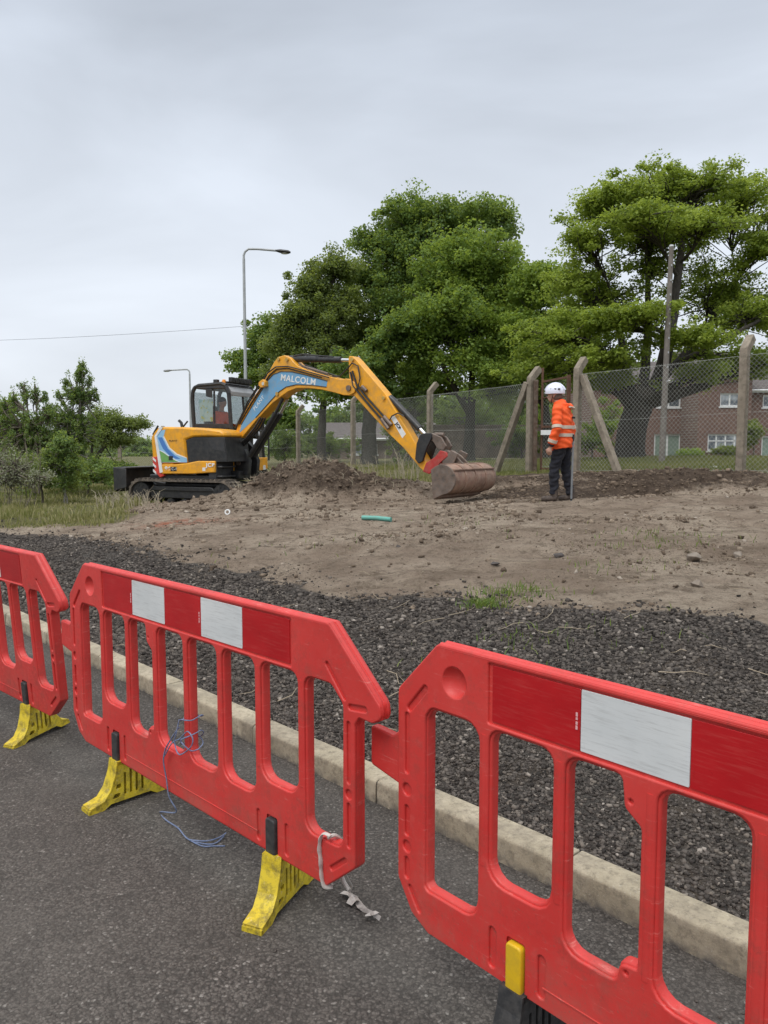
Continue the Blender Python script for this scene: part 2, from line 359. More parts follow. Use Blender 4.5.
# kerb concrete
n = N('kerb_concrete'); p = n.pos(); c = n.mix(n.map(n.noise(5, 6, .65, p), .3, .7), (.30,.26,.18), (.47,.41,.305)); c = n.mix(n.map(n.noise(30, 7, .82, p), .48, .62, 0, .75), c, (.17,.145,.105))
c = n.mix(n.map(n.noise(140, 3, .6, p), .62, .72, 0, .6), c, (.5,.46,.4)); c = n.mix(n.map(n.noise(2.6, 7, .75, p), .47, .62, 0, .6), c, (.175,.15,.115))
sepz = n.node('ShaderNodeSeparateXYZ'); n.t.links.new(p, sepz.inputs[0]); c = n.mix(n.math('MULTIPLY', n.map(sepz.outputs[2], .0, .035, 1, 0), n.map(n.noise(14, 5, .7, p), .35, .6)), c, (.09,.085,.08))
M['kerb'] = n.done(c, .9, n.bump(n.noise(70, 5, .7, p), .5, .005, n.bump(n.noise(12, 3, .6, p), .3, .01)))
# terrain
n = N('terrain_soil'); p = n.pos(); zc = n.node('ShaderNodeAttribute'); zc.attribute_name = 'zone'; sp = n.node('ShaderNodeSeparateColor'); n.t.links.new(zc.outputs['Color'], sp.inputs[0])
wob = n.math('SUBTRACT', n.noise(2.2, 6, .7, p), .5); wob2 = n.math('SUBTRACT', n.noise(16, 5, .7, p), .5)
def zone(i, w=.5):
    a = n.math('ADD', sp.outputs[i], n.math('MULTIPLY', wob, w)); a = n.math('ADD', a, n.math('MULTIPLY', wob2, w*.9)); return n.map(a, .38, .62)
dirt = n.mix(n.map(n.noise(1.1, 6, .62, p), .33, .67), (.235,.178,.132), (.40,.325,.250)); dirt = n.mix(n.map(n.noise(.55, 6, .65, p), .48, .62, 0, .65), dirt, (.42,.35,.27)); dirt = n.mix(n.map(n.noise(5, 7, .72, p), .5, .72, 0, .7), dirt, (.36,.29,.215)); dirt = n.mix(n.map(n.noise(5, 10, .8, p), .50, .62, 0, .8), dirt, (.125,.093,.068)); dirt = n.mix(n.map(n.noise(26, 6, .8, p), .54, .64, 0, .65), dirt, (.14,.105,.078)); strk = n.node('ShaderNodeMapping'); n.set(strk.inputs['Vector'], p); strk.inputs['Scale'].default_value = (.5,2.6,1); strk.inputs['Rotation'].default_value = (0,0,.12); dirt = n.mix(n.map(n.noise(1.5, 8, .72, strk.outputs[0]), .52, .64, 0, .6), dirt, (.12,.088,.062)); dirt = n.mix(n.map(n.noise(60, 4, .7, p), .55, .7, 0, .5), dirt, (.12,.09,.065))
cc = n.node('ShaderNodeSeparateColor'); n.t.links.new(n.vor(62, p, out='Color'), cc.inputs[0]); grav = n.mix(cc.outputs[0], (.048,.043,.039), (.13,.117,.104)); grav = n.mix(n.map(cc.outputs[1], .96, .99), grav, (.24,.21,.19)); grav = n.mix(n.map(n.noise(1.7, 6, .75, p), .46, .64, 0, .8), grav, (.125,.098,.074))
dark = n.mix(n.map(n.noise(7, 6, .7, p), .35, .65), (.045,.031,.023), (.12,.088,.064))
gr = n.mix(n.map(n.noise(3, 6, .7, p), .35, .65), (.11,.12,.045), (.21,.185,.095)); gr = n.mix(n.map(n.noise(30, 6, .8, p), .4, .65, 0, .7), gr, (.07,.065,.035))
c = n.mix(zone(2), dirt, dark); c = n.mix(zone(0, .35), c, grav); c = n.mix(zone(1), c, gr)
c = n.mix(n.math('MULTIPLY', zc.outputs['Alpha'], n.map(n.noise(6, 5, .7, p), .4, .6)), c, (.33,.12,.07))
nb = n.bump(n.noise(7, 9, .75, p), .9, .09); nb = n.bump(n.noise(38, 7, .78, p), .9, .03, nb); nb = n.bump(n.vor(62, p), .6, .01, nb)
M['terrain'] = n.done(c, .95, nb, spec=.2)
n = N('gravel_stone'); oi = n.attr('tint'); cr = n.node('ShaderNodeValToRGB'); n.set(cr.inputs[0], oi); e = cr.color_ramp.elements; e[0].color = (.026,.023,.021,1); e[1].color = (.36,.32,.28,1)
for q, col in ((.35, (.076,.066,.059)), (.85, (.130,.114,.100)), (.97, (.18,.155,.13))): x = e.new(q); x.color = (*col, 1)
M['gravel'] = n.done(cr.outputs[0], .95, n.bump(n.noise(160, 4, .7, n.pos()), .6, .004), spec=.12)
n = N('soil_clod'); oi = n.attr('tint'); cr = n.node('ShaderNodeValToRGB'); n.set(cr.inputs[0], oi); e = cr.color_ramp.elements; e[0].color = (.11,.082,.060,1); e[1].color = (.46,.40,.34,1)
for q, col in ((.45, (.215,.165,.122)), (.9, (.33,.265,.20))): x = e.new(q); x.color = (*col, 1)
M['clod'] = n.done(cr.outputs[0], .95, n.bump(n.noise(60, 6, .7, n.pos()), .8, .02), spec=.15)

# ------------------------------------------------------------------ terrain
KP = np.array([.625, 2.490]); KD = np.array([-.697, .717]); KN = np.array([.717, .697])
def qt(x, y): dx = x-KP[0]; dy = y-KP[1]; return dx*KN[0]+dy*KN[1], dx*KD[0]+dy*KD[1]
ctrl = []
for t in (-12, -6, -2, 0, 3, 6, 10, 16, 24, 40):
    ctrl.append((*(KP+KD*t+KN*.1), .085)); ctrl.append((*(KP+KD*t+KN*1.2), .13 if t < 8 else .15))
ctrl += [(2.74,11.84,.66),(-3.9,17.2,.22),(-5.6,17.6,.2),(-2.6,16.6,.25),(-5.7,12.5,.32),(-4.5,14.4,.42),(-8.8,22,.27),(-18,40,.3),(7.36,15.7,1.0),(4.71,18.7,.89),(3.84,20,.84),(1.53,25.7,.82),(-3.9,34.9,.62),(-15,37,.35),
 (15,30,1.0),(16,45,.9),(7.6,24,1.1),(0,8,.38),(-3,9,.3),(4,8,.47),(5,12,.76),(7.5,11,.74),(1.3,14.3,.56),(2.2,15,.62),(-1,13,.50),(.5,17,.62),(0,45,.7),(-30,60,.4),(40,50,1.0),(12,12,.95),(20,15,1.1),(-15,15,.25),(10,6,.4),(60,20,1.1),(-50,30,.2),(0,90,.7),(5,5,.30)]
C_ = np.array(ctrl); 
def kern(d2): return np.sqrt(d2+2.0)
A_ = kern(((C_[:,None,:2]-C_[None,:,:2])**2).sum(-1)) + np.eye(len(C_))*.0; mean_ = .55
W_ = np.linalg.solve(A_ - 1e-6*np.eye(len(C_)), C_[:,2]-mean_)
def base_z(x, y):
    x = np.asarray(x, float); y = np.asarray(y, float); sh = x.shape; xf = x.ravel(); yf = y.ravel(); out = np.full(xf.shape, mean_)
    for (cx, cy, _), w in zip(C_, W_): out += w*kern((xf-cx)**2+(yf-cy)**2)
    rr = np.hypot(xf, yf-20); k = sstep(55, 90, rr); out = np.clip(out, -.1, 1.5)*(1-k)+.6*k
    return out.reshape(sh)
mounds = [(-1.50,14.6,1.05,1.0,.52,0),(-2.7,14.4,1.1,.8,.17,.1),(-.3,14.8,1.3,.8,.25,0),(-1.2,14.2,.8,.7,.16,0),(.55,15.3,.9,.6,.14,0),
 (3.2,14.4,1.6,.36,.14,-.05),(5.6,14.0,1.9,.30,.15,-.15),(4.6,12.8,1.9,.22,.13,-.1),(7.6,13.3,1.8,.3,.11,-.1),(2.3,16.2,1.2,.5,.14,0),(6.6,12.4,1.4,.3,.08,-.1),(4.6,16.8,.7,.5,.05,0),(6.3,15.6,.8,.5,.04,0),(8.6,12.0,1.2,.5,.08,0)]
def terrain(x, y, detail=True):
    x = np.asarray(x, float); y = np.asarray(y, float); z = base_z(x, y); q, t = qt(x, y)
    near = sstep(60, 30, np.hypot(x, y)) if detail else 0
    bound = dirt_edge(t)
    md = np.zeros_like(z)
    for mx, my, rx, ry, h, a in mounds:
        dx = (x-mx)*math.cos(a)+(y-my)*math.sin(a); dy = -(x-mx)*math.sin(a)+(y-my)*math.cos(a)
        md = md + h*np.exp(-((dx/rx)**2+(dy/ry)**2)**1.1)
    z = z + md
    if detail:
        rough = np.clip(md/.25, 0, 1); dm = sstep(bound-.3, bound+.3, q)
        z = z + near*dm*(.055*fbm(x*.8+y*.3, y*1.6, .8, 4) + .045*fbm(x, y, 3.0, 6, .62)) + rough*(.17*fbm(x, y, 2.0, 6, .66)+.11*np.abs(fbm(x+9, y, 5, 5, .65)))
        fn = sstep(3.0, 6.5, y-.12*x-7)*sstep(1, 2.5, x)*near*sstep(20, 16, y); z = z + fn*(.085*fbm(x, y*1.8, 1.9, 5, .6)+.035*np.sin((y-.12*x+.3*fbm(x, y, .5, 3))*5.2)*sstep(11.2, 12.2, y))
        gm = sstep(.1, .25, q)*(1-dm); z = z + near*gm*(.012*fbm(x, y, 5, 3)+.02*fbm(x, y, 1.1, 2))
        # two shallow vehicle ruts swinging across the dirt
        for off in (0, 1.6):
            d = (y-(6.9+off)-.16*(x-1)-.35*np.sin(x*.5)); z = z - near*dm*.035*np.exp(-(d/.16)**2) + near*dm*.02*np.exp(-((d-.28)/.12)**2)
    k = sstep(.03, .09, q); z = z*k + (-.12)*(1-k)
    k2 = sstep(-10.1, -10.2, q); z = z*(1-k2)+.08*k2
    return z
# edge between dark gravel and dirt, traced as (px) then placed on the ground
def hit(u, v, f=base_z):
    r = ray(u, v); s = 2.0
    for k in range(900):
        s *= 1.01; p = r*s
        if H + p[2] < float(f(np.array(p[0]), np.array(p[1]))): break
    return p[0], p[1]
E_ = []
for u, v in ((-60,527),(0,531),(60,536),(100,541),(150,556),(200,566),(250,577),(300,592),(350,602),(400,603),(450,604),(500,610),(560,614),(620,618),(700,624),(768,633),(830,640)):
    x, y = hit(u, v); q, t = qt(x, y); E_.append((t, q))
E_.sort(); E_ = np.array(E_)
def dirt_edge(t): return np.interp(t, E_[:,0], E_[:,1])
def zones(x, y):
    q, t = qt(x, y); edge = dirt_edge(t) + .35*fbm(x, y, 1.3, 4, .6)
    grav = sstep(edge+.18, edge-.18, q)*(q > .05)
    grass = np.zeros_like(x)
    gl = sstep(.3, -.5, x+4.1+.16*(y-12.5)+.5*fbm(x, y, .9, 3))*sstep(11.0, 12.3, y+.25*(x+5))            # left meadow
    gl = np.maximum(gl, sstep(16.2, 17.4, y+.6*fbm(x, y, .7, 3)-.1*x)*sstep(2.2, 1.2, x))                      # along the fence, behind the mound
    # beyond fence
    def side(ax, ay, bx, by): return (bx-ax)*(y-ay)-(by-ay)*(x-ax)
    s1 = -((7.36-4.71)*(y-18.7)-(15.7-18.7)*(x-4.71))/4.0
    beyond = np.maximum(sstep(-.25, .15, -s1)*(x > 4.3), sstep(18.2, 19.3, y)*(x > 2.0)*(x <= 4.6))
    grass = np.maximum(gl, beyond); grass = np.maximum(grass, sstep(24, 27, y)); grass = np.maximum(grass, sstep(10.5, 13, x)*sstep(11, 14, y)); grass = np.maximum(grass, sstep(-12, -13, q)*.9)
    for cx, cy, r_ in ((1.05, 6.35, .5), (.95, 5.2, .3), (3.0, 8.4, .6)):
        grass = np.maximum(grass, .42*np.exp(-(((x-cx)/r_)**2+((y-cy)/(r_*.7))**2)))
    dark = sstep(.0, .9, y-11.7-.06*(x-3))*np.clip(.85+.4*np.sin((y-.12*x+.3*fbm(x, y, .5, 3))*5.2), .4, 1)*sstep(1.2, 2.4, x)*(.80+.55*fbm(x, y*2.2, .8, 3)) + .0
    dark = np.clip(dark*1.1, 0, 1)*(1-grass)
    m = np.zeros_like(x)
    for mx, my, rx, ry, h, a in mounds[:5]: m = m + h*np.exp(-(((x-mx)/rx)**2+((y-my)/ry)**2))
    dark = np.clip(dark + .58*np.clip(m/.3, 0, 1), 0, 1)
    red = np.exp(-(((x+2.95)/.55)**2+((y-11.2)/.45)**2))
    return grav, grass, dark, np.clip(red*1.25, 0, 1)
def axis(lo, hi, st, far, g=1.12):
    a = list(np.arange(lo, hi, st)); s = st
    while a[-1] < far: s *= g; a.append(a[-1]+s)
    s = st
    while a[0] > -far: s *= g; a.insert(0, a[0]-s)
    return np.array(a)
xs = axis(-6.5, 9.0, .045, 700); ys = axis(2.0, 17.5, .045, 900, 1.06 if False else 1.09)
X, Y = np.meshgrid(xs, ys); Z = terrain(X, Y); gz = zones(X, Y)
V = np.stack([X.ravel(), Y.ravel(), Z.ravel()], 1); nx, ny = len(xs), len(ys)
I = (np.arange(ny-1)[:,None]*nx+np.arange(nx-1)[None,:]).ravel(); F = np.stack([I, I+1, I+nx+1, I+nx], 1)
g = fast_mesh('ground', V, F, M['terrain'], {'zone': np.stack([a.ravel() for a in gz], 1)}, smooth=True); tag(g, kind='structure')
def gz_at(x, y): return float(terrain(np.array([x]), np.array([y]))[0])

# road, kerb
def kpt(q, t, z): return (KP[0]+KN[0]*q+KD[0]*t, KP[1]+KN[1]*q+KD[1]*t, z)
mb = MB(); mb.add([kpt(.02, -60, 0), kpt(.02, 160, 0), kpt(-10, 160, 0), kpt(-10, -60, 0)], [(0,1,2,3)]); o = mb.build('road', M['asphalt']); tag(o, kind='structure')
mb = MB(); prof = [(0,-.15),(0,.078),(.004,.092),(.016,.100),(.125,.100),(.125,-.15)]
t = -9.0 - .12; joints = []
while t < 60:
    L = .915; a = t+.004; b = t+L-.004; dz = random.uniform(-.003, .003); dq = random.uniform(-.003, .003); tw = random.uniform(-.003,.003)
    n_ = len(prof); va = [kpt(q+dq, a, z+dz) for q, z in prof]; vb = [kpt(q+dq+tw, b, z+dz+tw) for q, z in prof]
    mb.add(va+vb, [tuple(range(n_))[::-1], tuple(range(n_, 2*n_))]+[(i, (i+1)%n_, (i+1)%n_+n_, i+n_) for i in range(n_)]); t += L
o = mb.build('kerb', M['kerb'], bevel=.004); tag(o, kind='structure')
mb = MB(); mb.add([kpt(.006,-9,-.1),kpt(.119,-9,-.1),kpt(.119,60,-.1),kpt(.006,60,-.1),kpt(.006,-9,.09),kpt(.119,-9,.09),kpt(.119,60,.09),kpt(.006,60,.09)], [(4,5,6,7),(0,1,5,4),(0,4,7,3),(1,2,6,5)])
o = mb.build('kerb_bedding', simple('mortar_joint', (.10,.09,.075), .95)); tag(o, kind='structure')
mb = MB(); mb.add([kpt(q, t_, z) for t_ in (-60, 160) for q, z in ((-10.125,-.1),(-10.125,.1),(-10,.1),(-10,-.1))], [(0,1,5,4),(1,2,6,5),(2,3,7,6)]); o = mb.build('far_kerb', M['kerb']); tag(o, kind='structure')

# ------------------------------------------------------------------ stones / clods (uncountable)
_cv = np.array([(x, y, z) for x in (-1,1) for y in (-1,1) for z in (-1,1)], float)
_cf = np.array([(0,1,3,2),(4,6,7,5),(0,4,5,1),(2,3,7,6),(0,2,6,4),(1,5,7,3)])
def scatter(name, pts, size, mat, tint, flat=.6, sink=.25):
    n = len(pts); V = np.repeat(_cv[None], n, 0)*.5; V += rng.uniform(-.24, .24, V.shape)
    V[:,4:,:2] *= rng.uniform(.5, .9, (n,1,1)); V *= np.stack([rng.uniform(.7,1.3,n), rng.uniform(.7,1.3,n), flat*rng.uniform(.7,1.3,n)], 1)[:,None,:]
    a = rng.uniform(0, 2*np.pi, n); b = rng.normal(0, .45, n); ca, sa, cb, sb = np.cos(a), np.sin(a), np.cos(b), np.sin(b)
    x, y, z = V[...,0].copy(), V[...,1].copy(), V[...,2].copy(); y, z = y*cb[:,None]-z*sb[:,None], y*sb[:,None]+z*cb[:,None]; x, y = x*ca[:,None]-y*sa[:,None], x*sa[:,None]+y*ca[:,None]
    V = np.stack([x,y,z], 2)*size[:,None,None]; V += pts[:,None,:]; V[...,2] += (size*flat*(.5-sink))[:,None]
    F = (_cf[None]+np.arange(n)[:,None,None]*8).reshape(-1,4)
    return fast_mesh(name, V.reshape(-1,3), F, mat, {'tint': np.repeat(tint, 8)})
def in_view(x, y, m=1.12): return (np.abs(x)/y < .5*m) & (y > 1.2)
# gravel strip: dense near the kerb, thinning with distance
n0 = 520000; t_ = rng.uniform(-3.2, 14, n0); q_ = .13 + rng.uniform(0, 1, n0)**1.3*6.0
x = KP[0]+KN[0]*q_+KD[0]*t_; y = KP[1]+KN[1]*q_+KD[1]*t_; ed = dirt_edge(t_)+.35*fbm(x, y, 1.3, 4, .6)
p_keep = np.where(q_ < ed-.1, 1, np.exp(-((q_-ed+.1)/.16))*.6)*np.clip((3.6/np.maximum(y, 1))**.8, 0, 1)*np.clip(1.15+1.2*fbm(x, y, 1.6, 4, .6)-.10*(y-3), .25, 1)
k = (rng.random(n0) < p_keep) & in_view(x, y, 1.8) & (y < 13); x, y = x[k], y[k]
size = (.006+.015*rng.random(len(x))**2.4)*np.clip(y/3.6, .85, 1.6)
scatter('gravel', np.stack([x, y, terrain(x, y)], 1), size, M['gravel'], rng.random(len(x))).update_tag(); tag(bpy.data.objects['gravel'], 'loose dark crushed stone chippings strewn behind the kerb', 'gravel', kind='stuff')
# soil clods
n1 = 230000; y = 4.5+13*rng.random(n1)**.8; x = (rng.random(n1)-.5)*1.15*y; q_, tt = qt(x, y); z0 = zones(x, y)
mdn = np.zeros(n1)
for mx, my, rx, ry, h, a in mounds: mdn += (h/.3)*np.exp(-(((x-mx)/rx)**2+((y-my)/ry)**2))
pk = (.035+.24*sstep(.05, .4, fbm(x, y, .9, 5, .65))+.32*np.clip(mdn, 0, 1)+.20*z0[2])*(q_ > dirt_edge(tt)-.2)*(z0[1] < .4)*(y < 17)
k = rng.random(n1) < pk; x, y, dk = x[k], y[k], np.clip(z0[2][k]+.6*np.clip(mdn[k],0,1), 0, 1)
size = (.006+.013*rng.random(len(x))**2+.050*rng.random(len(x))**18)*np.clip(y/9, .7, 1.4); scatter('soil_clods', np.stack([x, y, terrain(x, y)], 1), size, M['clod'], np.clip(rng.random(len(x))*(1-.45*dk), 0, .97), .65, .3)
tag(bpy.data.objects['soil_clods'], 'crumbled brown soil lumps on the stripped dirt and spoil mound', 'soil', kind='stuff')
# pale chips on the asphalt
n2 = 420; y = 1.2+4*rng.random(n2)**.8; x = (rng.random(n2)-.5)*1.3*y; q_, tt = qt(x, y); k = (q_ < -.02)
x, y = x[k], y[k]; sz = .003+.009*rng.random(len(x))**4; scatter('road_grit', np.stack([x, y, np.zeros(len(x))], 1), sz, M['gravel'], .55+.45*rng.random(len(x)), .6, .2)
tag(bpy.data.objects['road_grit'], 'scattered pale grit on the dark asphalt', 'grit', kind='stuff')

# grass -------------------------------------------------------------------
def blades(name, x, y, h, w, mat, tint, label, lean=.35, cat='grass'):
    n = len(x); z = terrain(x, y); a = rng.uniform(0, 2*np.pi, n); la = rng.uniform(0, 2*np.pi, n); ll = np.abs(rng.normal(0, lean, n))*h
    dx, dy = np.cos(a)*w/2, np.sin(a)*w/2; lx, ly = np.cos(la)*ll, np.sin(la)*ll
    P = np.zeros((n,5,3))
    P[:,0] = np.stack([x-dx, y-dy, z-.01], 1); P[:,1] = np.stack([x+dx, y+dy, z-.01], 1)
    P[:,2] = np.stack([x+dx*.8+lx*.35, y+dy*.8+ly*.35, z+h*.55], 1); P[:,3] = np.stack([x-dx*.8+lx*.35, y-dy*.8+ly*.35, z+h*.55], 1); P[:,4] = np.stack([x+lx, y+ly, z+h], 1)
    i = np.arange(n)[:,None]*5; F = np.concatenate([i+np.array([[0,1,2,3]]), i+np.array([[3,2,4,4]])], 0)
    q = F[:n]; tcol = np.repeat(tint, 5)
    me = bpy.data.meshes.new(name); V = P.reshape(-1,3)
    loops = np.concatenate([q.ravel(), (i+np.array([[3,2,4]])).ravel()]); ls = np.concatenate([np.arange(n)*4, 4*n+np.arange(n)*3]); lt = np.concatenate([np.full(n,4), np.full(n,3)])
    me.vertices.add(len(V)); me.vertices.foreach_set('co', V.astype(np.float32).ravel()); me.loops.add(len(loops)); me.loops.foreach_set('vertex_index', loops.astype(np.int32))
    me.polygons.add(2*n); me.polygons.foreach_set('loop_start', ls.astype(np.int32)); me.polygons.foreach_set('loop_total', lt.astype(np.int32)); me.materials.append(mat)
    at_ = me.attributes.new('tint', 'FLOAT', 'POINT'); at_.data.foreach_set('value', tcol.astype(np.float32)); me.update(calc_edges=True)
    o = bpy.data.objects.new(name, me); COL.objects.link(o); tag(o, label, cat, kind='stuff'); return o
n3 = 150000; y = 11+22*rng.random(n3)**1.3; x = -.56*y+rng.random(n3)*(.56*y+2.4); zz = zones(x, y)
k = (zz[1] > .3+.3*rng.random(n3)) & (rng.random(n3) < np.clip(.45+1.6*fbm(x, y, 1.4, 4, .6), .12, 1)); x, y = x[k], y[k]; tn = fbm(x, y, .5, 3)
blades('rough_grass', x, y, rng.uniform(.03,.13,len(x))*(1+1.5*np.clip(fbm(x,y,1.3,4),-.6,.9)), .012+.0006*y, M['grass'], np.clip(.50+.75*tn+rng.normal(0,.25,len(x)),0,1), 'rough dry meadow grass at the left and along the fence foot')
n4 = 50000; y = 16+14*rng.random(n4); x = 2+rng.random(n4)*(.56*y-2); zz = zones(x, y); k = zz[1] > .6; x, y = x[k], y[k]
blades('verge_grass', x, y, rng.uniform(.04,.12,len(x)), .02, M['grass'], np.clip(.25+.4*fbm(x,y,.6,3)+rng.normal(0,.15,len(x)),0,1), 'short green verge grass beyond the fence at the right')
wx, wy = [], []
for cx, cy, r_, m_ in ((1.05,6.35,.34,260),(.80,6.05,.12,300),(.95,5.2,.25,60),(3.0,8.4,.6,160),(2.1,7.2,.5,60),(1.7,5.2,.5,30),(-.9,8.6,.9,30),(.7,4.6,.4,40),(1.3,9.6,1.3,60)):
    wx.append(rng.normal(cx, r_*.6, m_)); wy.append(rng.normal(cy, r_*.5, m_))
wx = np.concatenate(wx); wy = np.concatenate(wy)
blades('sparse_weeds', wx, wy, rng.uniform(.02,.075,len(wx)), .009, M['weed'], rng.random(len(wx)), 'low green weeds poking up through the gravel and dirt', .7, 'weeds')
# dry stalks lying on gravel
mb = MB()
for i in range(70):
    yy = random.uniform(3.0, 7.5); xx = random.uniform(-.35, .5)*yy; q, t = qt(xx, yy)
    if q < .2: continue
    a = random.uniform(0, 6.28); L = random.uniform(.06, .35); pts = []
    for k in range(4): px, py = xx+math.cos(a)*L*k/3, yy+math.sin(a)*L*k/3; pts.append((px, py, gz_at(px, py)+.014+random.uniform(0,.02))); a += random.uniform(-.35,.35)
    mb.tube(pts, [.003,.0025,.002,.001], 4)
o = mb.build('dry_stalks', simple('straw', (.34,.28,.20), .9, .2)); tag(o, 'dry pale twigs and straw lying on the dark gravel', 'twigs', kind='stuff')

# ------------------------------------------------------------------ barriers
OP = [.199+.2235*i for i in range(8)]; BOT = [.31,.43,.36,.36,.36,.36,.43,.33]; W2 = .090
def hole_polys():
    hs = []
    for i, c in enumerate(OP):
        a, b = c-W2, c+W2; z0, z1 = BOT[i], .815
        if i == 7: b -= .015; hs.append(rounded([(a,z0),(b-.004,z0+.005),(b,z1-.05),(b-.05,z1),(a,z1)], [.04,.03,.03,.03,.035]))
        elif i == 2: hs.append(rounded([(a,z0),(b-.045,z0),(b-.040,z0+.045),(b,z0+.05),(b,z1-.10),(b-.038,z1-.07),(b-.045,z1),(a,z1)], [.045,.02,.018,.006,.02,.02,.02,.035]))
        elif i == 0: hs.append(rounded([(a,z0+.01),(a+.01,z0),(b,z0),(b,z1),(a+.02,z1),(a,z1-.03)], [.01,.03,.045,.045,.03,.03]))
        else: hs.append(rounded([(a,z0),(b,z0),(b,z1),(a,z1)], [.05,.05,.035,.035]))
    return hs
OUT = rounded([(0,.30),(0,.845),(.15,1.0),(1.785,1.0),(1.995,.80),(2.0,.762),(1.965,.742),(1.91,.745),(1.893,.72),(1.893,.29),(1.765,.183),(.12,.183),(.055,.215)], [.03,.03,.03,.03,.025,.02,.02,.01,.015,.02,.03,.01,.03])
def inset_holes(hs, d):
    out = []
    for h in hs:
        cx = sum(p[0] for p in h)/len(h); cz = sum(p[1] for p in h)/len(h); wx_ = max(abs(p[0]-cx) for p in h); wz_ = max(abs(p[1]-cz) for p in h)
        out.append([(cx+(p[0]-cx)*(wx_+d)/wx_, cz+(p[1]-cz)*(wz_+d)/wz_) for p in h])
    return out
def barrier_mesh():
    hs = hole_polys(); mb = MB(); hs2 = inset_holes(hs, .007)
    mb.add(*plate(OUT, hs+[circ(.21,.908,.040,24)], .007, .037, .006))
    gro = [slot((.036,.62),(.036,.775),.009), slot((.046,.80),(.105,.868),.009), circ(.036,.565,.017,14), slot((.036,.44),(.036,.51),.009), circ(.036,.40,.016,14), slot((.036,.315),(.036,.36),.009),slot((.05,.285),(.085,.235),.008),
           slot((1.867,.545),(1.867,.715),.008), circ(1.867,.505,.014,14), slot((1.867,.35),(1.867,.47),.008), slot((1.775,.875),(1.85,.79),.007), slot((1.875,.768),(1.935,.775),.008), slot((1.79,.250),(1.850,.298),.007)]
    for c in (.42, 1.50):
        gro += [rounded([(c-.033,.180),(c+.033,.180),(c+.033,.318),(c-.033,.318)], [0,0,.012,.012]), slot((c-.075,.215),(c-.075,.300),.011), slot((c+.075,.215),(c+.075,.300),.011)]
    gro += [circ(.21,.908,.040,24), circ(OP[2]+W2-.022,.768,.005,8), circ(OP[2]+W2-.022,BOT[2]+.025,.005,8)]
    rec = rounded([(.322,.832),(1.608,.832),(1.608,.985),(.322,.985)], .006)
    for y0, y1 in ((0,.012), (.032,.044)):
        mb.add(*plate(OUT, hs2+gro+[rec], y0, y1, .0045))
        # raised lip round the lower panel and long seams
        mb.add(*plate(rounded([(.50,.232),(1.42,.232),(1.42,.236),(.50,.236)], 0), [], y0-.002 if y0 == 0 else y1, y0+.002 if y0 == 0 else y1+.003, .001))
    # dished dimple
    for y0, sg in ((.004, 1), (.040, -1)):
        vs = []; fs = []; nn = 24
        for j, (rr, dy) in enumerate(((.0415,-.003),(.038,.003),(.030,.011),(.015,.0165),(.0005,.0175))):
            for k in range(nn): vs.append((.21+rr*math.cos(2*math.pi*k/nn), y0+sg*dy, .908+rr*math.sin(2*math.pi*k/nn)))
            if j: fs += [((j-1)*nn+k, (j-1)*nn+(k+1)%nn, j*nn+(k+1)%nn, j*nn+k) for k in range(nn)]
        mb.add(vs, fs)
    # top rail: rounded double lip
    for yy in (.011, .033): mb.tube([(.155,yy,.992),(.8,yy,.9925),(1.3,yy,.992),(1.785,yy,.992),(1.982,yy,.803),(1.990,yy,.782),(1.988,yy,.765),(1.96,yy,.752)], .0115, 8)
    for yy in (.011, .033): mb.tube([(.155,yy,.992),(.008,yy,.842),(.006,yy,.30)], .009, 8)
    # joining lug on the left and hook boss on the right
    mb.add(*plate(rounded([(-.125,.585),(.02,.560),(.02,.725),(-.012,.715),(-.03,.700),(-.125,.705)], [.012,0,0,.01,.01,.012]), [], .008, .036, .007))
    # inner jamb rolls that give slats a rounded section
    for i in range(7):
        c = (OP[i]+OP[i+1])/2
        mb.tube([(c,.003,max(BOT[i],BOT[i+1])+.03),(c,.003,.80)], .011, 8, sq=[(1,.45),(1,.45)])
    return mb
bar_me = barrier_mesh().mesh('panel', M['red'], 38)
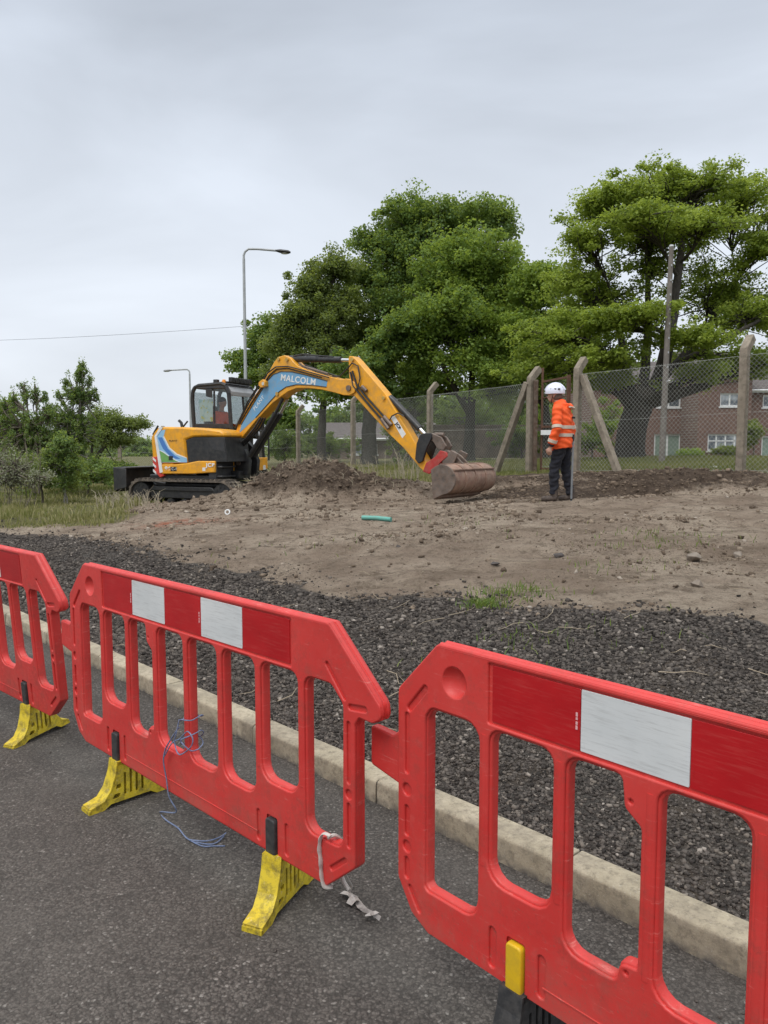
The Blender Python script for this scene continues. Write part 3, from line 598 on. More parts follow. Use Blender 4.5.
def foot(parent, s, fm, pm, rot=0):
    f = MB(); w = .036; c = 0; FS = .78
    side = rounded([(-.045,.19),(-.055,.14),(-.085,.075),(-.125,.035),(-.205,.018),(-.215,0),(-.13,0),(-.09,.018),(.14,.018),(.18,0),(.26,0),(.25,.018),(.19,.035),(.14,.085),(.11,.14),(.095,.19)], [.01,.03,.03,.03,.005,.003,.01,.01,.01,.01,.003,.005,.03,.03,.03,.01])
    # side profile is in the plane across the barrier (y,z): build web + flanges
    holes = [rounded([(-.015+k*.034,.040),(-.001+k*.034,.040),(-.001+k*.034,.150-.012*abs(k-1)),(-.015+k*.034,.150-.012*abs(k-1))], .005) for k in range(4)]
    holes += [rounded([(-.085,.035),(-.04,.035),(-.035,.055),(-.07,.055)], .006), rounded([(-.062,.075),(-.03,.075),(-.03,.095),(-.055,.095)], .006)]
    vs, fs = plate(side, holes, -.5, .5, .002)
    for y0, y1 in ((-w, -w+.010), (w-.010, w), (-.005,.005)):
        vs2 = [(c + y0 + (y1-y0)*(p[1]+.5), p[0]*FS, p[2]) for p in vs]; f.add(vs2, [q[::-1] for q in fs])
    top = [(-.045,.19),(-.055,.14),(-.085,.075),(-.125,.035),(-.205,.018)]
    for k in range(4):
        (a0, z0), (a1, z1) = top[k], top[k+1]; f.beam((c, a0*FS, z0), (c, a1*FS, z1), 2*w, .009)
    top = [(.095,.19),(.11,.14),(.14,.085),(.19,.035),(.25,.018)]
    for k in range(4):
        (a0, z0), (a1, z1) = top[k], top[k+1]; f.beam((c, a0*FS, z0), (c, a1*FS, z1), 2*w, .009)
    f.box((c-w,-.213*FS,0),(c+w,-.198*FS,.016)); f.box((c-w,-.035,.175),(c+w,.07,.19))
    fo = f.build('foot', fm, parent, smooth=40); fo.location = (s, .022, 0); fo.rotation_euler = (0, 0, rot)
    p = MB(); p.add(*plate(rounded([(c-.024,.150),(c+.024,.150),(c+.024,.306),(c-.024,.306)], [.014,.014,.012,.012]), [], -.012, .012, .005)); p.build('peg', pm, fo, smooth=40, xf=Matrix.Rotation(-rot, 4, 'Z') @ Matrix.Translation((0,-.022,0)))
    return fo
def barrier(P, th, label, feet, lean=0, mark=True):
    rt = empty('safety_barrier', (P[0], P[1], 0), th-R(90), lean); tag(rt, label, 'barrier', 'red plastic pedestrian barriers along the kerb')
    o = bpy.data.objects.new('panel', bar_me); COL.objects.link(o); o.parent = rt
    for y0, y1 in ((.0035,.0075), (.0365,.0405)):
        for k in range(5):
            a = .333+.2528*k; p = MB(); p.add(*plate(rounded([(a+.0008,.839),(a+.2520,.839),(a+.2520,.980),(a+.0008,.980)], .003), [], y0, y1, .0008, 0))
            q = p.build('reflective_patch', M['refl_red'] if k % 2 == 0 else M['refl_white'], rt); q['label'] = 'dark red reflective patch' if k % 2 == 0 else 'white reflective patch'
    if mark:
        for k in (0, 2):
            a = .333+.2528*(k+1)-.012; p = MB()
            for z0, z1 in ((.886,.895),(.897,.904),(.908,.914),(.916,.925)): p.box((a, .0025, z0), (a+.005, .0037, z1))
            p.build('printed_mark', M['print'], rt)
    for ft in feet: foot(rt, *ft)
    return rt
barrier((-1.437,3.471), R(45.58), 'middle red barrier with blue string tied to a slat and two yellow feet', [(.42,M['yellow'],M['rubber']),(1.50,M['yellow'],M['rubber'],R(22))])
barrier((.039,2.095), R(42.4), 'nearest red barrier at the right with a yellow peg and black foot', [(.42,M['rubber'],M['peg_yellow']),(1.50,M['rubber'],M['peg_yellow'])])
barrier((-2.955,4.903), R(48.0), 'farthest red barrier, leaning slightly, cut by the left edge', [(.42,M['yellow'],M['rubber']),(1.50,M['yellow'],M['rubber'],R(18))], lean=R(4))

# blue string
BM = Pl((-1.437,3.471), R(45.58-90)); dB = BM.d; nB = BM.n
def onb(s, off, z): p = np.array([-1.437,3.471])+dB*s+nB*off; return (p[0], p[1], z)
mb = MB()
def string(pts, r=.0023):
    # catmull-rom
    P = [Vector(p) for p in pts]; out = []
    for i in range(len(P)-1):
        a, b, c, d = P[max(i-1,0)], P[i], P[i+1], P[min(i+2,len(P)-1)]
        for k in range(6):
            t = k/6; out.append(.5*((2*b)+(-a+c)*t+(2*a-5*b+4*c-d)*t*t+(-a+3*b-3*c+d)*t**3))
    out.append(P[-1]); mb.tube(out, r, 6)
sc = (OP[3]+OP[4])/2
for z0, tilt in ((.505,.01), (.43,.03), (.415,-.02)):
    ring = []
    for k in range(13):
        a = 2*math.pi*k/12; ring.append(onb(sc+(.036+.006*random.random())*math.cos(a), .024+(.04+.004*random.random())*math.sin(a), z0+tilt*math.cos(a)+.004*math.sin(3*a)))
    string(ring)
string([onb(sc-.03,-.01,.50), onb(sc-.035,-.02,.45), onb(sc-.05,-.02,.41), onb(sc-.01,-.025,.375), onb(sc+.06,-.02,.42), onb(sc+.075,-.018,.455), onb(sc+.03,-.012,.47), onb(sc-.02,-.015,.43), onb(sc-.07,-.02,.40), onb(sc-.13,-.02,.33)])
def gp(u, v, z=.004): q = ray(u, v); k = (z-H)/q[2]; return (q[0]*k, q[1]*k, z)
string([onb(sc-.03,-.012,.47), onb(sc-.08,-.02,.41), onb(sc-.12,-.02,.36), onb(sc-.135,-.02,.31), onb(sc-.13,-.012,.24), onb(sc-.125,-.006,.17), onb(sc-.12,.02,.10), gp(160,812), gp(166,820), gp(178,828), gp(188,839), gp(205,844), gp(216,843), gp(224,836,.01)], .0027)
string([gp(188,839,.008), gp(202,846), gp(214,846), gp(225,846)], .0025); string([gp(190,840,.01), gp(206,841,.009), gp(218,838,.012), gp(226,833,.006)], .0025)
o = mb.build('string', M['rope'], smooth=60); tag(o, 'blue string knotted round a barrier slat and trailing on the road', 'string')
# dirty tape tied at the barrier end
mb = MB()
def ribbon(pts, w):
    P = [Vector(p) for p in pts]
    for i in range(len(P)-1):
        for j in (0,):
            sd = Vector((random.uniform(-.3,.3), random.uniform(-.3,.3), 1)) if i % 2 else Vector((1, .3, .2)); d = (P[i+1]-P[i]).normalized(); sd = (sd-d*sd.dot(d)).normalized()*w/2
            if i == 0: mb.v += [tuple(P[0]-sd), tuple(P[0]+sd)]; base = len(mb.v)-2
            mb.v += [tuple(P[i+1]-sd*(1+random.uniform(-.4,.4))), tuple(P[i+1]+sd)]; k = base+2*i; mb.f.append((k, k+1, k+3, k+2)); mb.m.append(0)
s0 = 1.745
tp_ = catmull([onb(s0+.045,-.002,.352), onb(s0+.02,-.004,.352), onb(s0+.004,-.005,.335), onb(s0-.002,-.006,.30), onb(s0+.004,-.006,.26), onb(s0+.006,-.006,.22), onb(s0+.016,-.004,.185), onb(s0+.026,.02,.176)]); mb.tube(tp_, [.006+.005*math.sin(math.pi*i/len(tp_))*(.8+.3*math.sin(i*1.3)) for i in range(len(tp_))], 8, sq=[(1,.4)]*len(tp_))
mb.tube(catmull([onb(s0+.035,-.006,.345), onb(s0+.045,.02,.345), onb(s0+.04,.052,.30), onb(s0+.03,.056,.20), onb(s0+.07,.05,.17)]), .006, 6)
mb.tube([onb(s0+.075,.02,.25), gp(352,886,.05), gp(349,893,.012)], [.003,.004,.005], 6)
ribbon([gp(342,892,.01), gp(349,894,.02), gp(356,899,.010), gp(361,906,.014), gp(367,911,.008), gp(373,914,.016), gp(380,919,.006)], .020)
for c_, r_ in ((gp(353,901,.012), .020), (gp(372,916,.012), .018)):
    vs = []
    for k in range(7): a = k*.9; vs.append((c_[0]+r_*1.5*math.cos(a)*(.6+.4*random.random()), c_[1]+r_*math.sin(a), c_[2]+random.uniform(-.008,.014)))
    mb.add(vs+[c_], [(k, (k+1)%7, 7) for k in range(7)])
o = mb.build('tape_scrap', M['tape'], smooth=50); tag(o, 'torn grubby white tape tied at the barrier end and hanging onto the road', 'tape')

# ------------------------------------------------------------------ excavator
AZ = R(-23); FWD = np.array([math.cos(AZ), math.sin(AZ)]); LFT = np.array([-FWD[1], FWD[0]])
FR = np.array([-3.47, 15.9]); EO = FR - .8*FWD + 1.0*LFT; EZ = .21
ex = empty('mini_excavator', (EO[0], EO[1], EZ), AZ); tag(ex, 'orange and black tracked excavator with blue striped boom digging beside the spoil mound', 'excavator')
EW = ex.matrix_basis; EI = EW.inverted()
def plane_at(y): p = EO + LFT*y; return Pl(p, AZ)
def side(y):
    pl = plane_at(y)
    return lambda *pts: [(lambda s: (s[0], s[1]-EZ))(pl(u, v)) for u, v in pts]
S = side(-1.0)
# undercarriage
t = MB()
def track_loop(y0, y1, L0=-1.42, L1=1.28, r=.30):
    prof = []
    for k in range(13): a = math.pi/2+math.pi*k/12; prof.append((L0+r+r*math.cos(a), r+r*math.sin(a)))
    for k in range(13): a = -math.pi/2+math.pi*k/12; prof.append((L1-r+r*math.cos(a), r+r*math.sin(a)))
    # sagging upper run
    n = len(prof); m = MB(); inner = [((x-(L0+L1)/2)*.965+(L0+L1)/2, (z-r)*.86+r) for x, z in prof]
    vs = [(x, y0, z) for x, z in prof]+[(x, y1, z) for x, z in prof]+[(x, y0, z) for x, z in inner]+[(x, y1, z) for x, z in inner]; fs = []
    for i in range(n):
        j = (i+1) % n; fs += [(i, i+n, j+n, j), (i+2*n, j+2*n, j+3*n, i+3*n), (i, j, j+2*n, i+2*n), (i+n, i+3*n, j+3*n, j+n)]
    m.add(vs, fs)
    # lugs
    per = []; P = [Vector((x, z)) for x, z in prof]+[Vector(prof[0])]; acc = 0; nx_ = 0
    for i in range(n):
        a, b = P[i], P[i+1]; L = (b-a).length
        while nx_ <= acc+L:
            q = a+(b-a)*((nx_-acc)/L); d = (b-a).normalized(); per.append((q, d)); nx_ += .115
        acc += L
    for q, d in per:
        nn = Vector((d.y, -d.x)); a = q+nn*.0; 
        c = [(q-d*.028), (q+d*.028), (q+d*.020+nn*.03), (q-d*.020+nn*.03)]
        m.add([(p.x, y0+.01, p.y) for p in c]+[(p.x, y1-.01, p.y) for p in c], [(0,1,2,3),(7,6,5,4),(0,4,5,1),(1,5,6,2),(2,6,7,3),(3,7,4,0)])
    return m
for y0, y1 in ((-1.08,-.66), (.66,1.08)):
    tr = track_loop(y0, y1).build('track', M['track'], ex, smooth=40)
    ym = (y0+y1)/2; yo = y0 if y0 < 0 else y1; sg = -1 if y0 < 0 else 1
    w = MB()
    for xx, rr in ((-1.12,.235),(.98,.235)):
        w.tube([(xx, ym-.17, .30), (xx, ym+.17, .30)], rr, 20); w.tube([(xx, ym-.19, .30), (xx, ym+.19, .30)], rr*.45, 14)
        for k in range(10): a = k*.628; w.tube([(xx+rr*.72*math.cos(a), ym-.182, .30+rr*.72*math.sin(a)), (xx+rr*.72*math.cos(a), ym+.182, .30+rr*.72*math.sin(a))], .02, 6)
    w.build('drive_wheel', M['blk'], tr, smooth=40)
    for xx in (-.72,-.36,0,.36,.70):
        w = MB(); w.tube([(xx, ym-.16, .115), (xx, ym+.16, .115)], .085, 14); w.tube([(xx, ym-.18, .115), (xx, ym+.18, .115)], .04, 10); w.build('roller', M['blk'], tr, smooth=40)
    w = MB(); w.box((-1.0, ym-.12, .2), (.9, ym+.12, .42)); w.prism([(-.9,.36),(.8,.36),(.7,.46),(-.8,.46)], ym-.15, ym+.15); w.build('track_frame', M['blk'], tr, bevel=.02)
m = MB(); m.box((-.75,-.7,.30),(.75,.7,.52)); m.tube([(0,0,.5),(0,0,.66)], .48, 24); m.build('turntable', M['blk'], ex, bevel=.02)
# dozer blade (parked at the rear)
bl = MB(); bl_dz = .32; bl_f = lambda x, y, z: (x+.26, y, z+bl_dz); prof = [(-1.98,.02),(-1.93,.0),(-1.90,.12),(-1.93,.30),(-1.99,.50),(-1.95,.53),(-1.86,.50),(-1.85,.05)]
bl.prism(prof, -1.12, 1.12, bl_f); bl.box((-1.77,-1.14,.50+bl_dz),(-1.42,1.14,.535+bl_dz)); bl.prism([(-2.02,.02),(-1.68,.10),(-1.68,.50),(-2.03,.53)], -1.15, -1.12, bl_f); bl.prism([(-2.02,.02),(-1.68,.10),(-1.68,.50),(-2.03,.53)], 1.12, 1.15, bl_f)
b_ = bl.build('dozer_blade', M['blkplastic'], ex, bevel=.01)
a = MB()
for y in (-.42,.42): a.beam((-1.87,y,.22+bl_dz),(-.5,y*.8,.36),.10,.14)
a.build('blade_arm', M['blk'], b_, bevel=.01)
# upper body ------------------------------------------------
def poly(*px): return S(*px)
hood = S((152.5,463),(150.8,438),(153,432),(157.5,428.3),(164,426.8),(182,427),(205,428.4),(220,430.2),(223.8,433),(224,437),(207,436.5),(193,437),(185,439.5),(187.5,463),(172,463.6))
h = MB(); h.prism(hood, -1.0, -.16); h.build('engine_cover', M['excav'], ex, bevel=.05)
# rear counterweight, rounded in plan
cwp = rounded([(-.30,-.97),(-.80,-.985),(-1.0,-.60),(-1.06,0),(-1.0,.60),(-.80,.985),(-.30,.97)], [.02,.22,.3,.3,.3,.22,.02], 6)
zt = S((160,428))[0][1]; zb = S((160,464))[0][1]
m = MB(); n_ = len(cwp)
lay = [(zb-.02,1.0,1.0),(zb+.18,1.0,1.0),(zt-.22,1.0,1.0),(zt-.08,.985,.985),(zt+.0,.93,.95)]
vs = [(-.3+(x+.3)*a_, y*b_, z) for z, a_, b_ in lay for x, y in cwp]; fs = [(j*n_+i, j*n_+(i+1)%n_, (j+1)*n_+(i+1)%n_, (j+1)*n_+i) for j in range(len(lay)-1) for i in range(n_)]
m.add(vs, fs+[tuple(range(n_))[::-1], tuple((len(lay)-1)*n_+i for i in range(n_))]); m.build('counterweight', M['excav'], ex, smooth=40)
# lower bumper
bp = S((159,464.5),(176,464.3),(187,463.2),(198,461),(215.5,461),(215.5,472.5),(192,474),(162,474))
m = MB(); m.prism(bp, -1.02, -.30); m.build('side_bumper', M['excav'], ex, bevel=.02)
m = MB(); m.prism(S((151.5,457),(158,456),(163,472),(164,476),(160,478),(155,472)), -1.006, -.6); m.build('rear_bumper', M['chevred'], ex, bevel=.02)
cw = MB()
for k in range(3):
    zc_ = S((156,460+k*6))[0][1]; cw.prism([(-.80,zc_+.01),(-.72,zc_-.05),(-.72,zc_-.0),(-.80,zc_+.06)], -1.014, -.995)
cw.build('chevron', M['white'], ex)
m = MB(); m.prism(S((155.2,436),(157.2,436),(163.5,472),(160.5,473)), -1.026, -1.0); m.prism(S((155,436),(157.3,436),(163,427.6),(160,427.4)), -1.012, -.96); m.build('white_band', M['white'], ex)
# black side panel
m = MB(); m.prism(S((185.5,440),(193,437.4),(224,437.4),(227,462),(187.8,462.6)), -.985, -.14); sp_ = m.build('side_grille', M['blk'], ex, bevel=.01)
m = MB(); m.prism(S((207,438.5),(223,438.5),(225,452),(212,449)), -.992, -.984); m.build('inspection_panel', M['blkplastic'], ex)
# decals
def decal(name, pts, mat, off=.004, y=-1.0, xtra=None): q = MB(); q.prism(S(*pts), y-off, y-.0005+.0); return q.build(name, mat, ex)
decal('stripe', [(156.5,436.7),(160,430.5),(165.4,429.6),(163.6,436.7),(169.3,448),(176.6,454.2),(187,458.3),(187.2,462.4),(159.8,462.4),(157.3,449)], M['lblue'], .003)
decal('stripe', [(158,437.5),(162.2,437.3),(167.8,448.5),(174.5,455.2),(180.5,458.8),(176,458.8),(169.5,455.5),(163,448.5)], M['dblue'], .005)
decal('stripe', [(159,450),(163.5,452),(169,456),(176,460.3),(180,462),(160,462)], M['green'], .005)
decal('stripe', [(158.4,449.2),(159.3,449.8),(163.9,451.8),(169.4,455.8),(176.4,460.1),(181,462.2),(179.8,462.2),(175.8,460.7),(168.8,456.4),(163.3,452.4),(158.8,450.4)], M['white'], .007)
decal('stripe', [(163.2,436.7),(164.2,436.5),(169.9,447.6),(177,453.7),(187,457.7),(187,458.6),(176.4,454.8),(169.1,448.6)], M['white'], .007)
decal('latch', [(169,456),(173,456),(173,460),(169,460)], M['blk'], .012)
XZ = Matrix(((1,0,0,0),(0,0,-1,0),(0,1,0,0),(0,0,0,1)))
def txt(body, u, v, size, mat, y, u2=None, v2=None, name='lettering', sx=1, par=ex, bold=0, f=None):
    (x, z), = side(y)((u, v)); a = 0
    if u2: (x2, z2), = side(y)((u2, v2)); a = math.atan2(z2-z, x2-x)
    return text_mesh(body, size, mat, name, Matrix.Translation((x, y, z)) @ Matrix.Rotation(-a, 4, 'Y') @ XZ, .002, par, 'CENTER', sx, bold)
txt('86', 167.8, 469, .13, M['white'], -1.027, bold=.006, sx=1.15); m = MB(); m.prism(S((171.3,467),(177.2,466.8),(177.2,471),(171.3,471)), -1.025, -1.02); m.build('number_plate', M['blk'], ex); txt('C-1', 174.2, 469, .085, M['white'], -1.029)
txt('JCB', 210.4, 465.3, .11, M['white'], -1.027, bold=.004, sx=1.2)
m = MB(); m.prism(S((203,467.5),(206,467.5),(206,471),(203,471)), -1.024, -1.02); m.build('warning_label', M['white'], ex)
txt('PLANT', 173, 440.8, .05, M['blk'], -1.003, sx=1.3)
# handles / pipes on the cover
m = MB(); (x1, z1), (x2, z2) = S((152.5,434.5),(157.5,425.8)); m.tube([(x1,-.98,z1),(x2,-.98,z2)], .022, 8); m.build('marker_rod', M['blk'], ex, smooth=40); m = MB()
(x1, z1), (x2, z2), (x3, z3) = S((180.5,427.5),(178,421.5),(185,422)); m.tube([(x1,-.93,z1-.04),(x1-.03,-.93,z1+.10),(x1-.09,-.93,z1+.15)], .032, 8); m.tube([(x1-.0,-.93,z1-.0),(x1+.13,-.93,z1+.13)], .018, 8)
m.build('exhaust_pipe', M['blk'], ex, smooth=40)
# floor, steps and front deck
m = MB(); m.box((-.95,-.95,.56),(.78,.95,.70)); m.build('deck', M['blk'], ex, bevel=.02)
m = MB(); zf = S((220,450))[0][1]; m.box((.60,-.98,.62),(.80,-.35,1.12)); m.box((.55,-.36,.70),(.78,.02,1.30)); m.box((.78,-.96,.86),(.93,-.45,.90)); m.box((.78,-.96,.66),(.93,-.45,.70)); m.build('front_steps', M['blkplastic'], ex, bevel=.015)
m = MB(); m.box((.42,.02,.60),(.82,.98,.78)); m.build('front_deck', M['blk'], ex, bevel=.02)
fl = Pl(EO+FWD*.86, AZ+R(90))
def front(x, *pts): pl = Pl(EO+FWD*x, AZ+R(90)); return [(lambda s: (s[0], s[1]-EZ))(pl(u, v)) for u, v in pts]
q = front(.86, (252.5,458),(267.5,457.5),(268,468.5),(262,470.5),(253,470.5))
m = MB(); m.add([(.86-.0, y, z) for y, z in q]+[(.50, y, z) for y, z in q], [(0,1,2,3,4),(9,8,7,6,5)]+[(i, i+5, (i+1)%5+5, (i+1)%5) for i in range(5)]); m.build('corner_box', M['excav'], ex, bevel=.015)
y_, z_ = front(.87, (264.5,467.5))[0]; m = MB(); m.box((.862, y_-.05, z_-.05),(.868, y_+.05, z_+.05)); m.build('warning_label', M['white'], ex)
# cab ------------------------------------------------------
CS = side(-.12); out = CS((193.6,431),(191.6,400),(191.9,392),(194,387.6),(198,385.6),(210,384.6),(221,383.6),(225,385.5),(228,394),(230,423),(231.5,436))
Y0, Y1 = -.12, .94
fr_ = MB(); n_ = len(out)
cx_ = sum(p[0] for p in out)/n_; 
for y in (Y0+.03, Y1-.03):
    for i in range(n_):
        a, b = out[i], out[(i+1)%n_]
        fr_.tube([(a[0],y,a[1]),(b[0],y,b[1])], .045 if i not in (n_-1,) else .06, 8)
cab = fr_.build('cab', M['blk'], ex, smooth=40)
zr = CS((210,385))[0][1]; xr0, xr1 = out[3][0], out[6][0]; zb_ = out[0][1]
rf = MB(); rf.prism([(out[3][0]-.02,out[3][1]-.02),(out[4][0],out[4][1]+.02),(out[5][0],out[5][1]+.03),(out[6][0]+.02,out[6][1]+.03),(out[7][0]+.03,out[7][1]),(out[7][0],out[7][1]-.07),(out[4][0],out[4][1]-.08)], Y0-.0, Y1+.0); rf.build('roof', M['blkplastic'], cab, bevel=.02)
# header and A-pillar trims, seen from the front
hd = MB(); a, b = out[8], out[7]; hd.prism([(b[0]+.01,b[1]+.0),(a[0]+.05,a[1]+.06),(a[0]+.05,a[1]-.03),(a[0]-.0,a[1]-.03)], Y0+.08, Y1-.05); hd.build('header_panel', M['grey'], cab, bevel=.008)
lb = MB()
for k in range(5):
    y = Y0+.16+.17*k; lb.box((out[7][0]-.02, y, out[6][1]+.04),(out[7][0]+.07, y+.13, out[6][1]+.15))
lb.box((out[7][0]-.06,Y0+.1,out[6][1]+.02),(out[7][0]-.02,Y1-.05,out[6][1]+.06)); wl = lb.build('work_lights', M['blk'], cab, bevel=.01)
bc = MB(); bc.tube([(xr1-.02,.02,zr+.0),(xr1-.02,.02,zr+.07),(xr1-.02,.02,zr+.12)], [.05,.05,.03], 12); bc.build('beacon', M['beacon'], cab, smooth=40)
bc = MB(); bc.box((xr1-.22,-.10,zr+.02),(xr1-.12,.0,zr+.12)); bc.build('camera_box', M['blkplastic'], cab, bevel=.01)
gl = MB(); gp_ = [((x-cx_)*.965+cx_, (z-1.6)*.97+1.6) for x, z in out]; gl.prism(gp_, Y0+.02, Y0+.026); gl.build('side_window', M['glass'], cab)
gl = MB(); gl.prism(gp_, Y1-.026, Y1-.02); gl.build('side_window', M['glass'], cab)
gl = MB(); a, b, c = out[10], out[9], out[8]; gl.prism([(a[0]-.01,a[1]),(b[0]-.01,b[1]),(c[0]-.01,c[1]),(c[0]-.016,c[1]),(b[0]-.016,b[1]),(a[0]-.016,a[1])], Y0+.06, Y1-.06); gl.build('windscreen', M['glass'], cab)
gl = MB(); a, b = out[0], out[2]; gl.prism([(a[0]+.01,a[1]),(b[0]+.01,b[1]),(b[0]+.016,b[1]),(a[0]+.016,a[1])], Y0+.06, Y1-.06); gl.build('rear_window', M['glass'], cab)
pm = MB()
for px in (213.3,):
    p1, p2 = CS((px,385),(px+.6,430)); pm.beam((p1[0],Y0+.03,p1[1]),(p2[0],Y0+.03,p2[1]),.035,.035,(1,0,0))
p1, p2 = CS((194,426),(231,426)); pm.beam((p1[0],Y0+.03,p1[1]),(p2[0],Y0+.03,p2[1]),.04,.10)
for yy in (.43,): pm.beam((out[8][0]+.01,yy,out[8][1]),(out[10][0]+.01,yy,out[10][1]),.04,.04,(0,1,0))
pm.build('window_frame', M['blk'], cab, bevel=.006)
lw = MB(); lw.box((-.38,Y0+.04,.66),(.50,Y1-.04,zb_+.02)); lw.build('cab_base', M['blk'], cab, bevel=.02)
po = MB(); po.prism(CS((197.5,399.5),(211.8,399.3),(211.8,421.5),(199.5,421.3)), Y0+.034, Y0+.038); po.build('poster', M['poster'], cab)
mi = MB(); mi.prism(CS((206,389),(212.5,389),(212.5,398),(206.5,396.5)), Y0-.02, Y0+.0); mi.build('work_mirror', M['blk'], cab, bevel=.005)
st = MB(); zs = zb_-.20; st.box((-.30,.15,zs),(.22,.68,zs+.14)); st.prism([(-.33,zs+.1),(-.20,zs+.1),(-.26,zs+.78),(-.38,zs+.78)], .18, .65); st.build('seat', M['blkplastic'], cab, bevel=.04)
ml = MB(); y_, z_ = front(.70,(268.5,431))[0]; _, z2 = front(.70,(268.5,460))[0]
ml.tube([(.45,Y1,z2+.35),(.66,Y1+.12,z2+.35),(.70,y_,z_)], .014, 6); ml.tube([(.5,Y1-.02,z2),(.70,y_,z2),(.70,y_,z_),(.55,Y1-.02,z_)], .022, 6); ml.tube([(.62,y_-.10,z2),(.62,y_-.10,z_-.1)], .03, 6); ml.build('grab_rail', M['blk'], cab, smooth=40)
# swing post
m = MB(); m.tube([(.78,-.12,.62),(.78,-.12,1.35)], .17, 14); m.prism([(.62,.62),(1.12,.70),(1.16,1.0),(1.02,1.30),(.80,1.50),(.66,1.46),(.62,1.1)], -.30, -.19); m.prism([(.62,.62),(1.12,.70),(1.16,1.0),(1.02,1.30),(.80,1.50),(.66,1.46),(.62,1.1)], .03, .14); m.box((.5,-.45,.62),(1.0,.2,.78))
for k in range(6): m.tube([(.55,-.36+.03*k,.9),(.70,-.36+.02*k,1.28+.03*k),(.86,-.28+.02*k,1.50),(1.0,-.26,1.62+.04*k)], .018, 6)
sw = m.build('swing_post', M['blk'], ex, smooth=40, bevel=.01)
for px_, pz_ in ((.9,.95),(.75,1.38)): m = MB(); m.tube([(px_,-.33,pz_),(px_,.17,pz_)], .05, 12); m.build('pivot_pin', M['steel'], sw, smooth=40)
# boom ------------------------------------------------------
BAZ = R(-37); BP = Pl((-3.22,16.58), BAZ); BN = -BP.n   # BN points toward the viewer's side
def bq(*px): return [BP(u, v) for u, v in px]
def bw(r, w, z):
    """boom plane coordinates -> excavator local; w = 0 on the near face, positive going away"""
    p = BP.P + BP.d*r - BN*w; return tuple(EI @ Vector((p[0], p[1], z)))
def bprism(mb, pts, w0, w1): return mb.prism(pts, w0, w1, f=lambda x, y, z: bw(x, y, z))
WB = .27
upper = [(233,441.5),(238.2,423),(250,402),(262.5,383.5),(269.2,371),(274,362),(278,357),(284,355.2),(290,357.6),(293.5,362),(298,366),(307,370),(327,375.8),(341,379.5),(346,378.5),(350.5,379.3),(355.2,383),(356.3,388),(354,393),(349,395.5),(343,395.2),(335,392.8),(322,389.8),(308,388.2),(296.6,388.2),(288,391.5),(281,396.5),(272,403.5),(256,420.5),(243,436.5),(238,441.5)]
m = MB(); bprism(m, bq(*upper), 0, WB); boom = m.build('boom', M['excav'], ex, bevel=.012)
bl_ = [(239.5,433),(241.5,424.5),(256,400),(263.6,388),(268,380.5),(273.5,374.5),(281,371.6),(292,371.8),(306,375),(327.5,381),(326.5,387),(312,385),(296.6,384.6),(286.5,386.8),(279.5,391.5),(272,399.5),(256,417.5)]
m = MB(); bprism(m, bq(*bl_), -.004, .0); bprism(m, bq(*bl_), WB, WB+.004); m.build('blue_decal', M['blue'], boom)
# white hairlines bordering the decal
m = MB(); B2 = bq(*bl_); 
for i in list(range(1, 9)): 
    a, b = B2[i], B2[i+1]; m.beam(bw(a[0],-.004,a[1]), bw(b[0],-.004,b[1]), .016, .012, up=EI.to_3x3() @ Vector((0,0,1)))
for i in range(10, 16):
    a, b = B2[i], B2[i+1]; m.beam(bw(a[0],-.004,a[1]), bw(b[0],-.004,b[1]), .016, .012)
m.build('decal_edging', M['blk'], boom)
def btxt(body, u1, v1, u2, v2, size, mat, name='lettering', w=-.006, sx=1, bold=0, par=None):
    (r1, z1), (r2, z2) = bq((u1,v1),(u2,v2)); a = math.atan2(z2-z1, r2-r1); rc, zc_ = (r1+r2)/2, (z1+z2)/2
    p = BP.P + BP.d*rc + BN*(-w); Wm = Matrix.Translation((p[0], p[1], zc_)) @ Matrix.Rotation(BAZ, 4, 'Z') @ Matrix.Rotation(-a, 4, 'Y') @ XZ
    return text_mesh(body, size, mat, name, EI @ Wm, .002, par or boom, 'CENTER', sx, bold)
btxt('MALCOLM', 279.5, 377.4, 317.5, 382.9, .175, M['white'], bold=.003, sx=1.08)
btxt('PLANT', 255.5, 408, 262.5, 398.3, .11, M['white'], sx=1.1)
# hoses & pins along the boom
m = MB()
def bt(mb, px, r, w, n=6, dz=0): P = bq(*px); mb.tube([bw(a, w, z+dz) for a, z in P], r, n)
bt(m, [(240,424),(252,403),(263.5,386),(270,375.5),(277,369.2),(288,368.3),(304,372.5),(322,377.5)], .014, -.02)
bt(m, [(238,426),(251,401.5),(262,384),(269,373),(277,367),(289,366.5),(305,370.5),(330,377.5)], .014, -.035)
bt(m, [(236,428),(249,401),(260.5,383.3)], .016, -.02)
bt(m, [(297,363),(303,367),(318,372.5),(330,376.5),(338,376.2),(344,370),(349,366),(353,369),(355,378)], .014, .05)
bt(m, [(300,364),(312,369),(333,375.8)], .016, .14); m.build('hose', M['blk'], boom, smooth=40)
m = MB(); bt(m, [(300,365.5),(312,369.2),(326,373.5)], .022, .06); m.build('steel_pipe', M['steel'], boom, smooth=40)
for u, v, rr, mt in ((349,388.2,.055,'steel'),(277.6,394,.04,'brass'),(279,359,.035,'brass'),(287.5,359.5,.035,'brass'),(266,384.5,.05,'brass')):
    m = MB(); r, z = BP(u, v); m.tube([bw(r,-.03,z), bw(r,WB+.03,z)], rr, 14); m.build('pivot_pin', M[mt], boom, smooth=40)
m = MB(); bprism(m, bq((262,382.5),(266,379.5),(268.5,382),(268.5,386.5),(264.5,388),(262,386)), -.10, 0); m.build('lamp_bracket', M['excav'], boom, bevel=.008)
